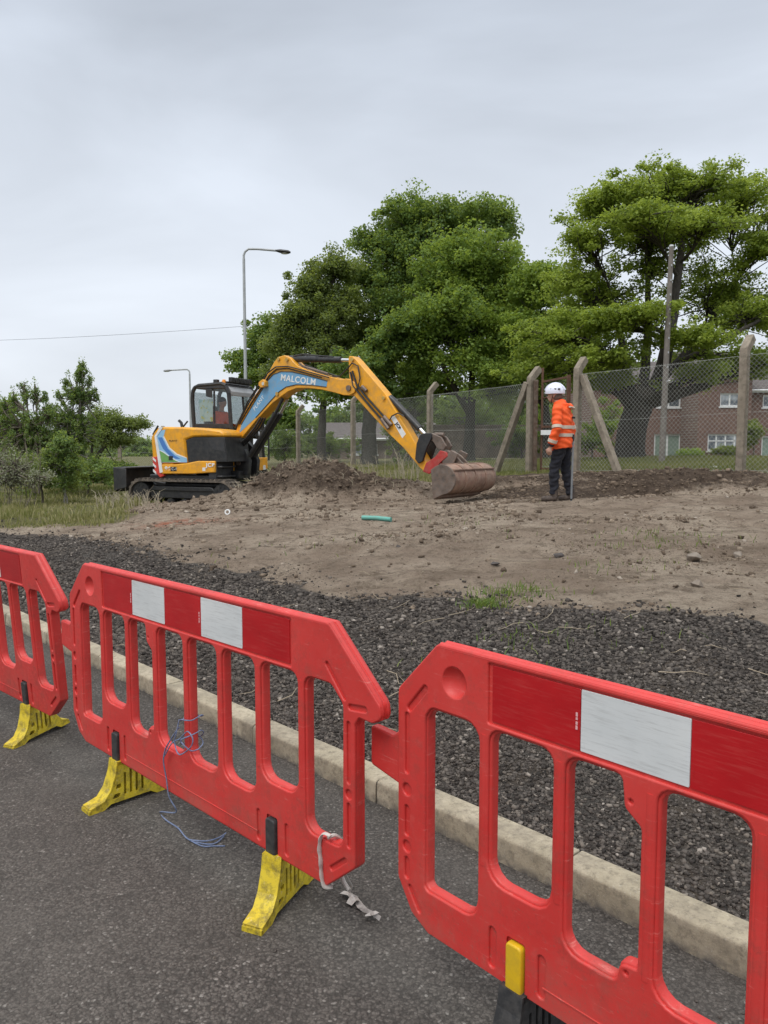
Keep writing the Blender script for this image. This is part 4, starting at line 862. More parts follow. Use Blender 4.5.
r, z = BP(266, 384); m = MB(); m.tube([bw(r+.02,-.11,z), bw(r+.02,-.05,z)], .035, 12); m.build('boom_lamp', M['lens'], boom, smooth=40)
# boom lift rams
for w in (.05, .19):
    m = MB(); P = bq((248,456),(273,415)); m.tube([bw(P[0][0],w,P[0][1]), bw(P[1][0],w,P[1][1])], .052, 12)
    m.tube([bw(P[1][0]-.01,w,P[1][1]-.02), bw(P[1][0]+.02,w,P[1][1]+.04)], .060, 12); ra = m.build('lift_ram', M['blk'], ex, smooth=40)
    P = bq((273,415),(281,398.5)); m = MB(); m.tube([bw(P[0][0],w,P[0][1]), bw(P[1][0],w,P[1][1])], .034, 10); m.build('ram_rod', M['chrome'] if w > .1 else M['blk'], ra, smooth=40)
m = MB()
for k in range(3): bt(m, [(238+k*2,446),(246+k,440),(256+k*1.5,428),(262+k,418)], .02, -.04+.04*k)
m.build('hose', M['blk'], ex, smooth=40)
# dipper ram above boom
m = MB(); bt(m, [(285.5,357.3),(290,357.6)], .05, .135, 12); bt(m, [(290,358.4),(336.5,359.3)], .062, .135, 12); dr = m.build('dipper_ram', M['blk'], boom, smooth=40)
m = MB(); bt(m, [(336,359.3),(350,359.8)], .034, .135, 10); m.build('ram_rod', M['chrome'], dr, smooth=40)
m = MB(); bt(m, [(290,355.5),(300,353.6),(318,355.5),(330,356.3)], .015, .10); bt(m, [(286,356),(296,354),(312,356),(322,357)], .012, .2); m.build('hose', M['blk'], dr, smooth=40)
# dipper
WD0, WD1 = .035, .235
dip = [(347.2,358),(348,355.8),(351.5,356),(355.5,360),(384,393.5),(405,428),(422.5,457.5),(425,463),(424.5,468.5),(422,471),(418.5,467.5),(402,447.5),(386.9,433),(366,410),(352.8,395.5),(349.5,390),(347.8,375)]
m = MB(); bprism(m, bq(*dip), WD0, WD1); dp = m.build('dipper', M['excav'], ex, bevel=.01)
m = MB(); bprism(m, bq((389.3,417),(392.8,414.3),(404.8,434),(401.2,438.2)), WD0-.004, WD0); m.build('name_plate', M['white'], dp)
btxt('JCB', 393, 419.2, 401.4, 433, .082, M['blk'], w=.029, sx=1.05, par=dp, bold=.004)
m = MB(); bt(m, [(350,372),(353,386),(361,396),(372,409),(381,419),(386,423)], .02, .01); bt(m, [(352,371),(356,384),(364,394.5),(376,408),(384,417),(388.5,422)], .02, .01)
bt(m, [(348,368),(352,363),(358,366),(360,378),(357.5,390)], .014, 0); bt(m, [(388,423),(392,416),(398,413),(404,416)], .013, 0); m.build('hose', M['blk'], dp, smooth=40)
for px in ([(381.5,419),(388.5,428.5)],[(384,416.5),(391.5,425)],[(362,386.5),(366.5,391)]): m = MB(); bt(m, px, .035, 0, 8); m.build('hose_clamp', M['steel'], dp, smooth=40)
for u, v in ((351.5,359.5),(383,398)): m = MB(); r, z = BP(u, v); m.tube([bw(r,0,z), bw(r,.27,z)], .035, 12); m.build('pivot_pin', M['brass'], dp, smooth=40)
m = MB(); bt(m, [(385.5,397),(389,400.5)], .06, .135, 12); bt(m, [(388,399.3),(415.5,428.6)], .062, .135, 12); br_ = m.build('bucket_ram', M['blk'], dp, smooth=40)
m = MB(); bt(m, [(415,428),(423,436.8)], .035, .135, 10); m.build('ram_rod', M['chrome'], br_, smooth=40)
# linkage
m = MB()
for w0, w1 in ((-.02,.03),(.24,.29)):
    bprism(m, bq((415.5,459),(417,444),(420,435.5),(424,433),(431,433),(432,438),(427.5,447),(423,461),(419,463.5)), w0, w1)
m.build('link_arm', M['blk'], dp, bevel=.008)
m = MB()
for w0, w1 in ((.02,.07),(.20,.25)): bprism(m, bq((423,435),(430,433),(440,437),(445,446),(443,450),(437,449),(432,441),(424,440)), w0, w1)
bt(m, [(427,436),(432,434.5),(440,434.8)], .04, .13, 8); m.build('tipping_link', M['steel'], dp, bevel=.006)
m = MB()
for w0, w1 in ((-.04,.0),(.27,.31)): bprism(m, bq((424,471.5),(427,463),(436,457),(441,450.5),(447,452),(449,456),(441,463),(437,470),(430,474)), w0, w1)
bprism(m, bq((430,466),(440,459),(447,456),(444,464),(436,471)), -.0, .27); hi = m.build('quick_hitch', M['hitch'], ex, bevel=.008)
m = MB(); [bprism(m, bq((440,451),(447,450.5),(455,456),(463,464.5),(459,466.5),(447,462),(443,458)), w0, w1) for w0, w1 in ((.03,.07),(.20,.24))]; bt(m, [(444,454),(446,455)], .05, .14, 8); bprism(m, bq((446,453),(452,456),(450,460),(444,457)), .03, .24); m.build('hitch_bracket', M['steel'], hi, bevel=.01)
# bucket
bc_r, bc_z = BP(455, 480); cr_, cz_ = bc_r-.02, bc_z-.0
cpx = at(463.5, 480.5, 14.25); C0 = np.array([cpx[0], cpx[1]]); 
r0, z0 = BP(459.5, 478.5); RR = .250; W0, W1 = .135-.67, .135+.67
arc = [(r0+RR*math.cos(a)*1.05, z0+RR*math.sin(a)) for a in [R(118-8.5*k) for k in range(26)]]      # 150 deg .. -100 deg, curved back outward
lip = [(r0-.16, z0-.33)]
outer = arc + lip; thick = .028
inner = [(r0+(RR-thick)*math.cos(a)*1.05, z0+(RR-thick)*math.sin(a)) for a in [R(118-8.5*k) for k in range(26)]] + [(r0-.155, z0-.305)]
m = MB(); nA = len(outer)
for i in range(nA-1): 
    q4 = [outer[i], outer[i+1], inner[i+1], inner[i]]
    m.add([bw(a, W0, z) for a, z in q4]+[bw(a, W1, z) for a, z in q4], [(3,2,1,0),(4,5,6,7),(0,1,5,4),(2,3,7,6)]+([(3,0,4,7)] if i == 0 else [])+([(1,2,6,5)] if i == nA-2 else []))
bk = m.build('bucket', M['bucket'], ex, smooth=50)
for w0, w1 in ((W0-.025, W0+.002),(W1-.002, W1+.025)):
    m = MB(); bprism(m, [(a, z) for a, z in outer[::2]]+[(r0-.17,z0-.31),(r0-.20,z0-.05),(r0-.22,z0+.16)], w0, w1); m.build('side_plate', M['steel'], bk, bevel=.006)
m = MB(); m.prism([(r0-.18,z0-.345),(r0-.05,z0-.27),(r0-.05,z0-.30)], W0, W1, f=lambda x,y,z: bw(x,y,z))
for k in (.25,.5,.75):
    w = W0+(W1-W0)*k; pts = [(r0+(RR+.006)*math.cos(R(a))*1.05, z0+(RR+.006)*math.sin(R(a))) for a in range(105,-90,-15)]; 
    for i in range(len(pts)-1): m.beam(bw(pts[i][0],w,pts[i][1]), bw(pts[i+1][0],w,pts[i+1][1]), .05, .014)
for zz in (95, 40): a = R(zz); m.beam(bw(r0+(RR+.005)*math.cos(a)*1.05,W0,z0+(RR+.005)*math.sin(a)), bw(r0+(RR+.005)*math.cos(a)*1.05,W1,z0+(RR+.005)*math.sin(a)), .07, .02)
m.build('wear_strip', M['bucket'], bk)
m = MB()
for w in (-.03,.28): bprism(m, [(r0-.28,z0+.10),(r0-.10,z0+.26),(r0-.02,z0+.42),(r0-.16,z0+.48),(r0-.34,z0+.30)], w, w+.04)
m.build('bucket_ear', M['steel'], bk, bevel=.006)
# earth in the bucket
m = MB(); m.ball(bw(r0-.05,.135,z0-.02), .2, 12, 8, (.9,.9,1)); m.build('soil_load', M['clod'], bk)

# ------------------------------------------------------------------ people
def remesh(mb, vox=.012, smooth_it=3):
    me = mb.mesh('t', M['skin']); ob = bpy.data.objects.new('t', me); COL.objects.link(ob)
    r_ = ob.modifiers.new('r', 'REMESH'); r_.mode = 'VOXEL'; r_.voxel_size = vox; r_.use_smooth_shade = True
    s_ = ob.modifiers.new('s', 'SMOOTH'); s_.iterations = smooth_it; s_.factor = .5
    me2 = eval_mesh(ob); bpy.data.objects.remove(ob); bpy.data.meshes.remove(me); return me2
def put(me, name, mat, parent):
    me.name = name; me.materials.clear(); me.materials.append(mat); me.polygons.foreach_set('use_smooth', [True]*len(me.polygons)); o = bpy.data.objects.new(name, me); COL.objects.link(o); o.parent = parent; return o
def hand(mb, wrist, d, side_, curl=.5, s=1.0):
    """palm + four fingers + thumb; d = pointing direction, side_ = thumb side"""
    w = Vector(wrist); d = Vector(d).normalized(); sd = Vector(side_); sd = (sd-d*sd.dot(d)).normalized(); n_ = d.cross(sd)
    mb.tube([w, w+d*.03*s, w+d*.065*s, w+d*.09*s], [.024*s,.031*s,.036*s,.032*s], 10, sq=[(1,.8)]*4)
    for k, L in enumerate((.070,.078,.073,.058)):
        b = w+d*.085*s+sd*(.027-.018*k)*s; e = b+(d*math.cos(curl*.5)+n_*math.sin(curl*.5))*L*.5*s; f = e+(d*math.cos(curl*1.3)+n_*math.sin(curl*1.3))*L*.5*s
        mb.tube([b-d*.02*s, b, e, f], [.010*s,.0098*s,.009*s,.007*s], 7)
    b = w+d*.035*s+sd*.028*s; mb.tube([b, b+(d*.6+sd*.6)*.045*s, b+(d*.95+sd*.25+n_*.3)*.075*s], [.013*s,.011*s,.008*s], 7)
PX, PY = 2.735, 11.84; PZ = gz_at(PX, PY)
pe = empty('person', (PX, PY, PZ), R(152)); tag(pe, 'standing person in orange high-visibility jacket, white helmet and dark trousers by the gate', 'person')
# local frame: +x is the way the body faces, +y its left (toward the camera)
hip = 0.93; pel = Vector((0,0,hip))
def legs(mb, infl=0, boots=False):
    for sy, fx, fy in ((1, .10, .115), (-1, -.10, -.10)):
        hp = Vector((0, .095*sy, hip-.03)); kn = Vector((fx*.62+.03, fy*.9, .50)); an = Vector((fx-.01, fy, .10))
        if not boots: mb.tube([hp+Vector((0,-.03*sy,.02)), hp, hp.lerp(kn,.45), kn, kn.lerp(an,.35), kn.lerp(an,.75), an], [.11+infl,.105+infl,.082+infl,.062+infl,.060+infl,.048+infl,.042+infl], 14)
        if boots or infl == 0: mb.tube([an+Vector((-.055,0,-.055)), an+Vector((-.03,0,-.05)), an+Vector((.05,.005*sy,-.062)), an+Vector((.13,.015*sy,-.068)), an+Vector((.185,.02*sy,-.070))], [r__+(.012 if boots else -.004) for r__ in (.03,.042,.042,.038,.02)], 10, sq=[(1,1)]*5)
        if boots: mb.tube([an+Vector((-.01,0,-.05)), an+Vector((-.012,0,.10))], [.052,.054], 12)
lean = Vector((.05,0,0)); ch = Vector((.03,0,1.30)); nk = Vector((.07,0,1.50)); hd_ = Vector((.135,0,1.625))
shL, shR = Vector((.035,.20,1.40)), Vector((.035,-.20,1.40))
elL, haL = Vector((.01,.285,1.11)), Vector((.11,.27,.835))
elR, haR = Vector((-.05,-.30,1.11)), Vector((-.02,-.33,.83))
bm_ = MB(); legs(bm_)
bm_.tube([(0,0,.86),(0,0,.96),(.01,0,1.10),ch,(.035,0,1.42),(.05,0,1.47)], [.15,.155,.135,.15,.13,.07], 18, sq=[(.72,1.05),(.72,1.05),(.72,1.05),(.75,1.15),(.65,1.3),(.8,1)])
bm_.tube([(.045,0,1.44),nk,(.115,0,1.575)], [.062,.056,.056], 12)
bm_.ball(hd_, .098, 16, 12, (1.02,.80,1.16)); bm_.ball(hd_+Vector((.045,0,-.065)), .055, 12, 8, (1,.95,.8))
bm_.ball(hd_+Vector((.105,0,-.030)), .018, 8, 6, (1,.7,1.3)); 
for s_ in (1,-1): bm_.ball(hd_+Vector((-.005,.082*s_,-.01)), .024, 8, 6, (.7,.35,1.2)); bm_.ball(hd_+Vector((.088,.032*s_,.005)), .012, 8, 6)
bm_.tube([hd_+Vector((.095,-.022,-.062)), hd_+Vector((.098,0,-.060)), hd_+Vector((.095,.022,-.062))], [.006,.009,.006], 6)
for sh, el, ha, s_ in ((shL,elL,haL,1),(shR,elR,haR,-1)):
    bm_.tube([sh+Vector((0,-.06*s_,.02)), sh, sh.lerp(el,.5), el, el.lerp(ha,.5), ha], [.05,.055,.045,.038,.036,.026], 10)
    hand(bm_, ha, (ha-el)*.5+Vector((0,0,-.12)), (1,0,0) if s_ > 0 else (1,.1,0), .9)
put(remesh(bm_, .0085, 1), 'body', M['skin'], pe)
tm = MB(); legs(tm, .018); tm.tube([(0,0,.80),(0,0,.86),(.0,0,.92)], [.15,.15,.12], 18, sq=[(.75,1.0)]*3); tme = remesh(tm, .012, 2)
for v in tme.vertices:
    c = v.co; v.co = c + v.normal*(.006*math.sin(c.z*46+c.x*30+c.y*25)+.004*math.sin(c.z*90+c.y*60))
put(tme, 'trousers', M['navy'], pe)
bo = MB(); legs(bo, 0, True); put(remesh(bo, .009, 1), 'boots', M['boot'], pe)
jm = MB(); jm.tube([(-.005,0,.795),(0,0,.82),(.0,0,.95),(.0,0,1.08),(.01,0,1.25),(.02,0,1.38),(.035,0,1.455),(.055,0,1.51)], [.205,.207,.198,.190,.194,.176,.118,.085], 22, sq=[(.80,1.08),(.80,1.08),(.80,1.08),(.80,1.06),(.80,1.12),(.74,1.22),(.85,1.2),(1,1)])
for sh, el, ha, s_ in ((shL,elL,haL,1),(shR,elR,haR,-1)):
    cu_ = el.lerp(ha, .86); jm.tube([sh+Vector((0,-.08*s_,.015)), sh+Vector((0,.0,.005)), sh.lerp(el,.35), sh.lerp(el,.7), el, el.lerp(cu_,.5), cu_], [.075,.082,.076,.071,.070,.066,.060], 14)
jm.tube([(-.07,-.09,1.455),(-.095,0,1.44),(-.07,.09,1.455)], [.035,.055,.035], 10)     # hood lying on the back
jm.tube([(.06,0,1.47),(.085,0,1.535)], [.092,.085], 16)
jme = remesh(jm, .011, 2)
for v in jme.vertices:      # cloth folds
    c = v.co; f = .006*math.sin(c.z*38+c.x*22+2*math.sin(c.y*17))+.005*math.sin(c.z*71-c.y*40); v.co = c + v.normal*f
put(jme, 'jacket', M['hiviz'], pe)
def band_ring(mb, c0, c1, r, sq, n=26, th=.006):
    mb.tube([c0, c1], [r+th, r+th], n, sq=[sq, sq], cap=True)
bd = MB()
for z in (.985, 1.105): bd.tube([(0,0,z),(0,0,z+.05)], .201, 26, sq=[(.81,1.08)]*2)
for sh, el, ha, s_ in ((shL,elL,haL,1),(shR,elR,haR,-1)):
    for f0, a, b in ((.94, sh, el), (.68, el, ha)):
        p = a.lerp(b, f0); d = (b-a).normalized(); bd.tube([p-d*.024, p+d*.024], .080 if a is sh else .0735, 16)
bd.build('reflective_band', M['tapegrey'], pe, smooth=50)
cf = MB()
for sh, el, ha, s_ in ((shL,elL,haL,1),(shR,elR,haR,-1)):
    d = (ha-el); cf.tube([el+d*.80, el+d*.98], [.054,.044], 12)
cf.build('cuff', M['navy'], pe, smooth=50)
m = MB(); m.tube([(-.125,-.095,1.435),(-.15,0,1.415),(-.125,.095,1.435)], [.02,.035,.02], 8, sq=[(1,.6)]*3); m.build('hood_lining', M['tapegrey'], pe, smooth=50)
XB = Matrix(((0,0,-1,-.182),(-1,0,0,-.03),(0,1,0,1.275),(0,0,0,1)))
text_mesh('TEAM', .055, M['tapegrey'], 'back_print', XB, .004, pe) if False else None
m = MB(); 
for k, (a, b) in enumerate(((-.09,-.05),(-.04,.0),(.01,.05))): m.box((-.166,a,1.262),(-.150,b,1.288))
m.build('back_print', M['navy'], pe)
# helmet (climbing style) 
hm = MB(); hc = hd_+Vector((-.005,0,.045))
hm.ball(hc, .138, 24, 14, (1.10,.90,1.0), zmin=-.22); hm.tube([hc+Vector((.09,-.07,-.012)), hc+Vector((.155,0,-.010)), hc+Vector((.09,.07,-.012))], [.012,.017,.012], 8, sq=[(1,.5)]*3)
hme = hm.mesh('helmet', M['helmet'], 60); ho = bpy.data.objects.new('helmet', hme); COL.objects.link(ho); ho.parent = pe
rg = MB()
for yy in (-.045, 0, .045): rg.tube([hc+Vector((.138*1.1*math.cos(a), yy*(1-.25*abs(math.cos(a))), .136*math.sin(a)*(1-abs(yy)*1.6))) for a in [R(12+12*q) for q in range(14)]], .010, 6)
rg.build('helmet_rib', M['helmet'], ho, smooth=60)
vm_ = MB()
for k in range(3): vm_.ball(hc+Vector((-.09+.06*k,  .112-.004*abs(k-1),.035)), .017, 8, 5, (1.3,.5,.8)); vm_.ball(hc+Vector((-.09+.06*k,-.112+.004*abs(k-1),.035)), .017, 8, 5, (1.3,.5,.8))
vm_.tube([hd_+Vector((.0,.088,.0)), hd_+Vector((.03,.07,-.08)), hd_+Vector((.05,0,-.115)), hd_+Vector((.03,-.07,-.08)), hd_+Vector((0,-.088,0))], .006, 6)
vm_.build('chin_strap', M['blk'], ho, smooth=50)
m = MB(); m.ball(hd_+Vector((-.03,0,-.03)), .095, 14, 10, (1,.86,.75)); m.build('hair', M['hair'], pe, smooth=60)
# staff standing by the right hand
sx_, sy_, _ = at(571.3, 497, 11.75); s_ = empty('staff', (sx_, sy_, gz_at(sx_, sy_)-.02)); tag(s_, 'thin grey metal staff stood upright behind the worker', 'staff')
m = MB(); m.tube([(0,0,0),(.01,0,1.0)], .016, 10); m.build('shaft', M['staff'], s_, smooth=40); m = MB(); m.tube([(.0095,0,.93),(.0105,0,1.03)], .020, 10); m.tube([(0,0,-.02),(0,0,.05)], [.010,.019], 10); m.build('end_cap', M['blk'], s_, smooth=40)
# operator in the cab
ow = EW @ Vector((-.04,.40,zs+.14)); op = empty('person', ow, AZ); tag(op, 'seated operator in orange jacket inside the excavator cab', 'person')
m = MB(); m.tube([(0,0,0),(0,0,.2),(.02,0,.42),(.03,0,.52)], [.15,.15,.16,.08], 16, sq=[(.8,1.1)]*4); m.tube([(.03,0,.5),(.05,0,.62)], .055, 10); m.ball((.07,0,.70), .095, 14, 10, (1,.82,1.15)); m.ball((.165,0,.69), .016, 8, 5)
for sy in (1,-1):
    m.tube([(0,.09*sy,.06),(.24,.11*sy,.08),(.42,.12*sy,.06),(.50,.12*sy,-.25)], [.085,.08,.065,.05], 12)
    m.tube([(.02,.17*sy,.46),(.04,.22*sy,.40),(.08,.25*sy,.20),(.30,.22*sy,.17)], [.05,.05,.04,.028], 10); hand(m, (.30,.22*sy,.17), (1,0,-.2), (0,-sy,.3), 1.2)
put(remesh(m, .012, 1), 'body', M['skin'], op)
m = MB(); m.tube([(0,0,.0),(0,0,.2),(.02,0,.42),(.03,0,.50)], [.175,.175,.19,.11], 16, sq=[(.8,1.15)]*4)
for sy in (1,-1): m.tube([(.02,.14*sy,.46),(.04,.21*sy,.41),(.08,.25*sy,.20),(.27,.22*sy,.175)], [.07,.075,.062,.05], 12)
put(remesh(m, .014, 2), 'jacket', M['hiviz'], op)
m = MB()
for sy in (1,-1): m.tube([(-.05,.09*sy,.06),(.24,.11*sy,.08),(.42,.12*sy,.06),(.50,.12*sy,-.2)], [.10,.095,.08,.065], 12)
put(remesh(m, .014, 2), 'trousers', M['navy'], op)
m = MB(); m.ball((.055,0,.725), .103, 14, 10, (1,.84,1.05), zmin=-.1); put(m.mesh('t', M['hair']), 'cap', M['navy'], op)

# ------------------------------------------------------------------ fences
def crank_post(par, x, y, top, out_dir, z0=None, w=.165, name='post', tl=.42, thick=None):
    z0 = gz_at(x, y) if z0 is None else z0; m = MB(); o = Vector((out_dir[0], out_dir[1], 0)).normalized(); rx = par.matrix_basis.inverted()
    p0 = Vector((x, y, z0-.15)); p1 = Vector((x, y, top)); p2 = p1+o*tl*.62+Vector((0,0,tl*.75)); side_ = Vector((-o.y, o.x, 0))
    rings = []
    for p, d in ((p0, o), (p1-Vector((0,0,.02)), o), (p1+Vector((0,0,.04)), (o*.9-Vector((0,0,.45))).normalized()), (p2, (o*.75-Vector((0,0,.66))).normalized())):
        a = d*w/2; b = side_*w/2*.95; rings += [p-a-b, p+a-b, p+a+b, p-a+b]
    fs = [(3,2,1,0)]+[(j*4+i, j*4+(i+1)%4, (j+1)*4+(i+1)%4, (j+1)*4+i) for j in range(3) for i in range(4)]+[(12,13,14,15)]
    m.add([tuple(rx @ p) for p in rings], fs); return m.build(name, M['conc'], par, bevel=.012)
def chain_mesh(par, a, b, za0, za1, zb0, zb1, sp=.10, r=.0025, name='wire_mesh'):
    """straight interlaced diagonals between two posts, with line wires"""
    a = Vector((a[0], a[1], 0)); b = Vector((b[0], b[1], 0)); L = (b-a).length; d = (b-a)/L; nrm = Vector((-d.y, d.x, 0)); I_ = par.matrix_basis.inverted(); m = MB()
    def P(s, h): t = s/L; z0 = za0+(zb0-za0)*t; z1 = za1+(zb1-za1)*t; return z0+(z1-z0)*h
    Hh = max(za1-za0, zb1-zb0); nseg = 4
    for sgn in (1, -1):
        k = -Hh
        while k < L+Hh:
            s0, s1 = (k, k+Hh*.95) if sgn > 0 else (k+Hh*.95, k); h0, h1 = 0.0, 1.0
            # clip
            lo, hi = 0.0, 1.0
            for A, B in ((s0, s1),):
                if B != A:
                    for lim in (0, L):
                        tt = (lim-A)/(B-A)
                        if (B > A and lim == 0) or (B < A and lim == L): lo = max(lo, tt)
                        else: hi = min(hi, tt)
            if hi-lo > .01:
                pts = []
                for q in range(nseg+1):
                    t = lo+(hi-lo)*q/nseg; s = s0+(s1-s0)*t; pt = a+d*s+nrm*(.003*sgn+.012*math.sin(s*2.1)+.01*math.sin(s*.7+t*3)); pts.append(tuple(I_ @ Vector((pt.x, pt.y, P(s, t)+.006*math.sin(s*3.3)))))
                m.tube(pts, r, 3, cap=False)
            k += sp*random.uniform(.985,1.015)
    for h, rr in ((.995,.0035),(.52,.003),(.03,.003)):
        pts = [];
        for q in range(13): s = L*q/12; pt = a+d*s; pts.append(tuple(I_ @ Vector((pt.x, pt.y, P(s, h)-.012*math.sin(math.pi*q/12)))))
        m.tube(pts, rr, 4)
    return m.build(name, M['wire'], par)
def fence(name, posts, label, outd, topz, botz, struts=(), wr=.0026, group='chain link fences along the far edge of the site'):
    x0, y0 = posts[0]; f = empty(name, (x0, y0, gz_at(x0, y0))); tag(f, label, 'fence', group)
    for i, (x, y) in enumerate(posts): crank_post(f, x, y, topz[i], outd)
    for i in range(len(posts)-1):
        chain_mesh(f, posts[i], posts[i+1], botz[i], topz[i]-.06, botz[i+1], topz[i+1]-.06, r=wr)
    for (x1, y1, z1, x2, y2) in struts:
        m = MB(); I_ = f.matrix_basis.inverted(); m.beam(tuple(I_ @ Vector((x1,y1,z1))), tuple(I_ @ Vector((x2,y2,gz_at(x2,y2)-.1))), .15, .14); m.build('brace', M['conc'], f, bevel=.01)
    return f
def Pp(u, v, Y): p = at(u, v, Y); return p
A1 = at(745,352,15.7); A2 = at(578,371.5,18.7); A3 = at(531,380.5,19.6); A4 = at(430,393,25.2); A5 = at(353,402,30.0); A6 = at(298,412.5,34.5)
ext = [(A1[0]+(A1[0]-A2[0])*k, A1[1]+(A1[1]-A2[1])*k) for k in (.95,)]
pr = [(A2[0],A2[1]),(A1[0],A1[1]),ext[0]]
bz = lambda x, y: gz_at(x, y)-.03
s1 = at(604,470,17.9); tops = [A2[2],A1[2],A1[2]+.1]
fence('chain_link_fence', pr, 'right-hand chain link fence from the gate to the right edge, concrete cranked posts', (.75,.66), tops, [bz(*p) for p in pr], [(A2[0]+.1,A2[1]-.05,A2[2]-.10,*at(619,470,17.6)[:2])])
dirL = np.array([A6[0]-A5[0], A6[1]-A5[1]]); pl_ = [(A3[0],A3[1]),(A4[0],A4[1]),(A5[0],A5[1]),(A6[0],A6[1])]
tl_ = [A3[2],A4[2],A5[2],A6[2]]
fence('chain_link_fence', pl_, 'long chain link fence running left from the gate behind the digger arm', (.85,.5), tl_, [bz(*p) for p in pl_], [(A3[0]-.08,A3[1]+.05,A3[2]-.05,*at(494,470,20.5)[:2])], wr=.0022)
pm_ = [(A6[0]-.02,A6[1]+.3)]; 
for k in range(1, 8): pm_.append((A6[0]-2.2*k, A6[1]+.6*k))
tz = [2.35-.08*k for k in range(8)]
fence('chain_link_fence', pm_, 'distant chain link fence behind the cab and the left-hand trees', (0,1), tz, [bz(*p) for p in pm_], wr=.0018)
# gate: timber post, rusty angle frame, mesh
gt = empty('gate', (A3[0]+.12, A3[1]-.05, gz_at(A3[0],A3[1]))); tag(gt, 'rusty steel framed mesh gate behind the worker, between two concrete posts', 'gate')
I_ = gt.matrix_basis.inverted(); g0 = Vector((*at(541,470,19.5)[:2],0)); g1 = Vector((*at(567,470,18.85)[:2],0)); gzb = gz_at(g0.x,g0.y); gtz = at(541,382,19.5)[2]; gtz1 = at(567,377,18.85)[2]
def L_(x, y, z): return tuple(I_ @ Vector((x, y, z)))
m = MB(); m.beam(L_(g0.x,g0.y,gzb-.05), L_(g0.x,g0.y,gtz+.35), .05, .05, (0,1,0)); m.beam(L_(g1.x,g1.y,gzb), L_(g1.x,g1.y,gtz1+.05), .09, .07, (0,1,0))
m.beam(L_(g0.x,g0.y,gtz), L_(g1.x,g1.y,gtz1), .05, .05); m.beam(L_(g0.x,g0.y,gzb+.12), L_(g1.x,g1.y,gzb+.12), .04, .04); m.beam(L_(g0.x,g0.y,at(541,427,19.5)[2]), L_(g1.x,g1.y,at(567,426,18.85)[2]), .04, .06)
m.beam(L_(g0.x,g0.y,at(541,398,19.5)[2]), L_(g1.x,g1.y,at(567,396,18.85)[2]), .03, .03)
m.build('gate_frame', M['rust'], gt, bevel=.004)
m = MB(); p0 = at(527.5,470,19.62); m = MB(); m.beam(L_(*at(534.5,470,19.5)[:2],gzb-.05), L_(*at(534.5,470,19.5)[:2],gtz+.05), .10, .13, (0,1,0)); m.build('timber_post', M['timber'], gt, bevel=.01)
m = MB(); q0 = at(541,432.5,19.4); q1 = at(556,432.5,19.0); m.beam(L_(*q0), L_(*q1), .02, .12); m.build('white_board', M['white'], gt)
chain_mesh(gt, (g0.x,g0.y), (g1.x,g1.y), gzb+.12, gtz, gzb+.12, gtz1)

# ------------------------------------------------------------------ poles, lamps, wire
lamp_label = ['tall grey street lamp with its arm to the right, rising behind the excavator cab', 'distant street lamp with its arm to the left, beyond the cab']
def street_lamp(u, v, Y, vb, arm, head, label, hgt, k=1.0):
    top = at(u, v, Y); zb = gz_at(top[0], Y); r_ = empty('street_lamp', (top[0], Y, zb)); tag(r_, label, 'street lamp', 'street lamps')
    Ht = top[2]-zb; sg = arm; m = MB(); m.tube([(0,0,-.2),(0,0,1.3),(0,0,1.32),(0,0,Ht-.35)], [.10*k,.10*k,.065*k,.05*k], 10); m.build('column', M['galv'], r_, smooth=40)
    m = MB(); m.tube([(0,0,Ht-.36),(0,0,Ht-.22),(sg*.05,0,Ht-.1),(sg*.18,0,Ht),(sg*.5,0,Ht+.0),(sg*head*.72,0,Ht-.06)], .042*k, 8); m.build('arm', M['galv'], r_, smooth=40)
    m = MB(); m.tube([(sg*head*.68,0,Ht-.055),(sg*head*.78,0,Ht-.075),(sg*head*.95,0,Ht-.11),(sg*head,0,Ht-.12)], [.05*k,.11*k,.11*k,.05*k], 10, sq=[(1,.6)]*4); hd2 = m.build('lamp_head', M['blkplastic'] if arm > 0 else M['grey'], r_, smooth=40)
    m = MB(); m.ball((sg*head*.88,0,Ht-.16), .09*k, 10, 6, (1.6,.9,.35)); m.build('lamp_glass', M['lens'], hd2, smooth=40)
street_lamp(243.6, 249, 29, 460, 1, 1.72, lamp_label[0], 8)
street_lamp(189.5, 369.5, 66, 460, -1, 2.2, lamp_label[1], 8, 1.5)
pt = at(671.5, 246, 21.0); zb = gz_at(pt[0], 21.0); po_ = empty('pole', (pt[0]-.09, 21.0, zb)); tag(po_, 'slim grey weathered pole standing just beyond the right-hand fence', 'pole')
m = MB(); m.tube([(0,0,-.3),(.04,0,2.5),(.09,0,pt[2]-zb)], [.088,.08,.062], 10); m.build('shaft', M['pole'], po_, smooth=40)
m = MB(); m.tube([(.09,0,pt[2]-zb-.02),(.09,0,pt[2]-zb+.03)], [.07,.05], 10)
for k in range(9): z = 2.2+.38*k; m.box((.03+.04*z/6,-.085,z),(.06+.04*z/6,-.065,z+.05))
m.build('pole_band', M['galv'], po_, smooth=40)
a = at(-120, 343, 42); b = at(262, 325, 36); m = MB(); pts = []
for k in range(25): t = k/24; p = a+(b-a)*t; pts.append((p[0], p[1], p[2]-.16*math.sin(math.pi*t)))
m.tube(pts, .007, 5); o = m.build('overhead_wire', M['blk']); tag(o, 'thin overhead wire crossing the sky at the left', 'wire')

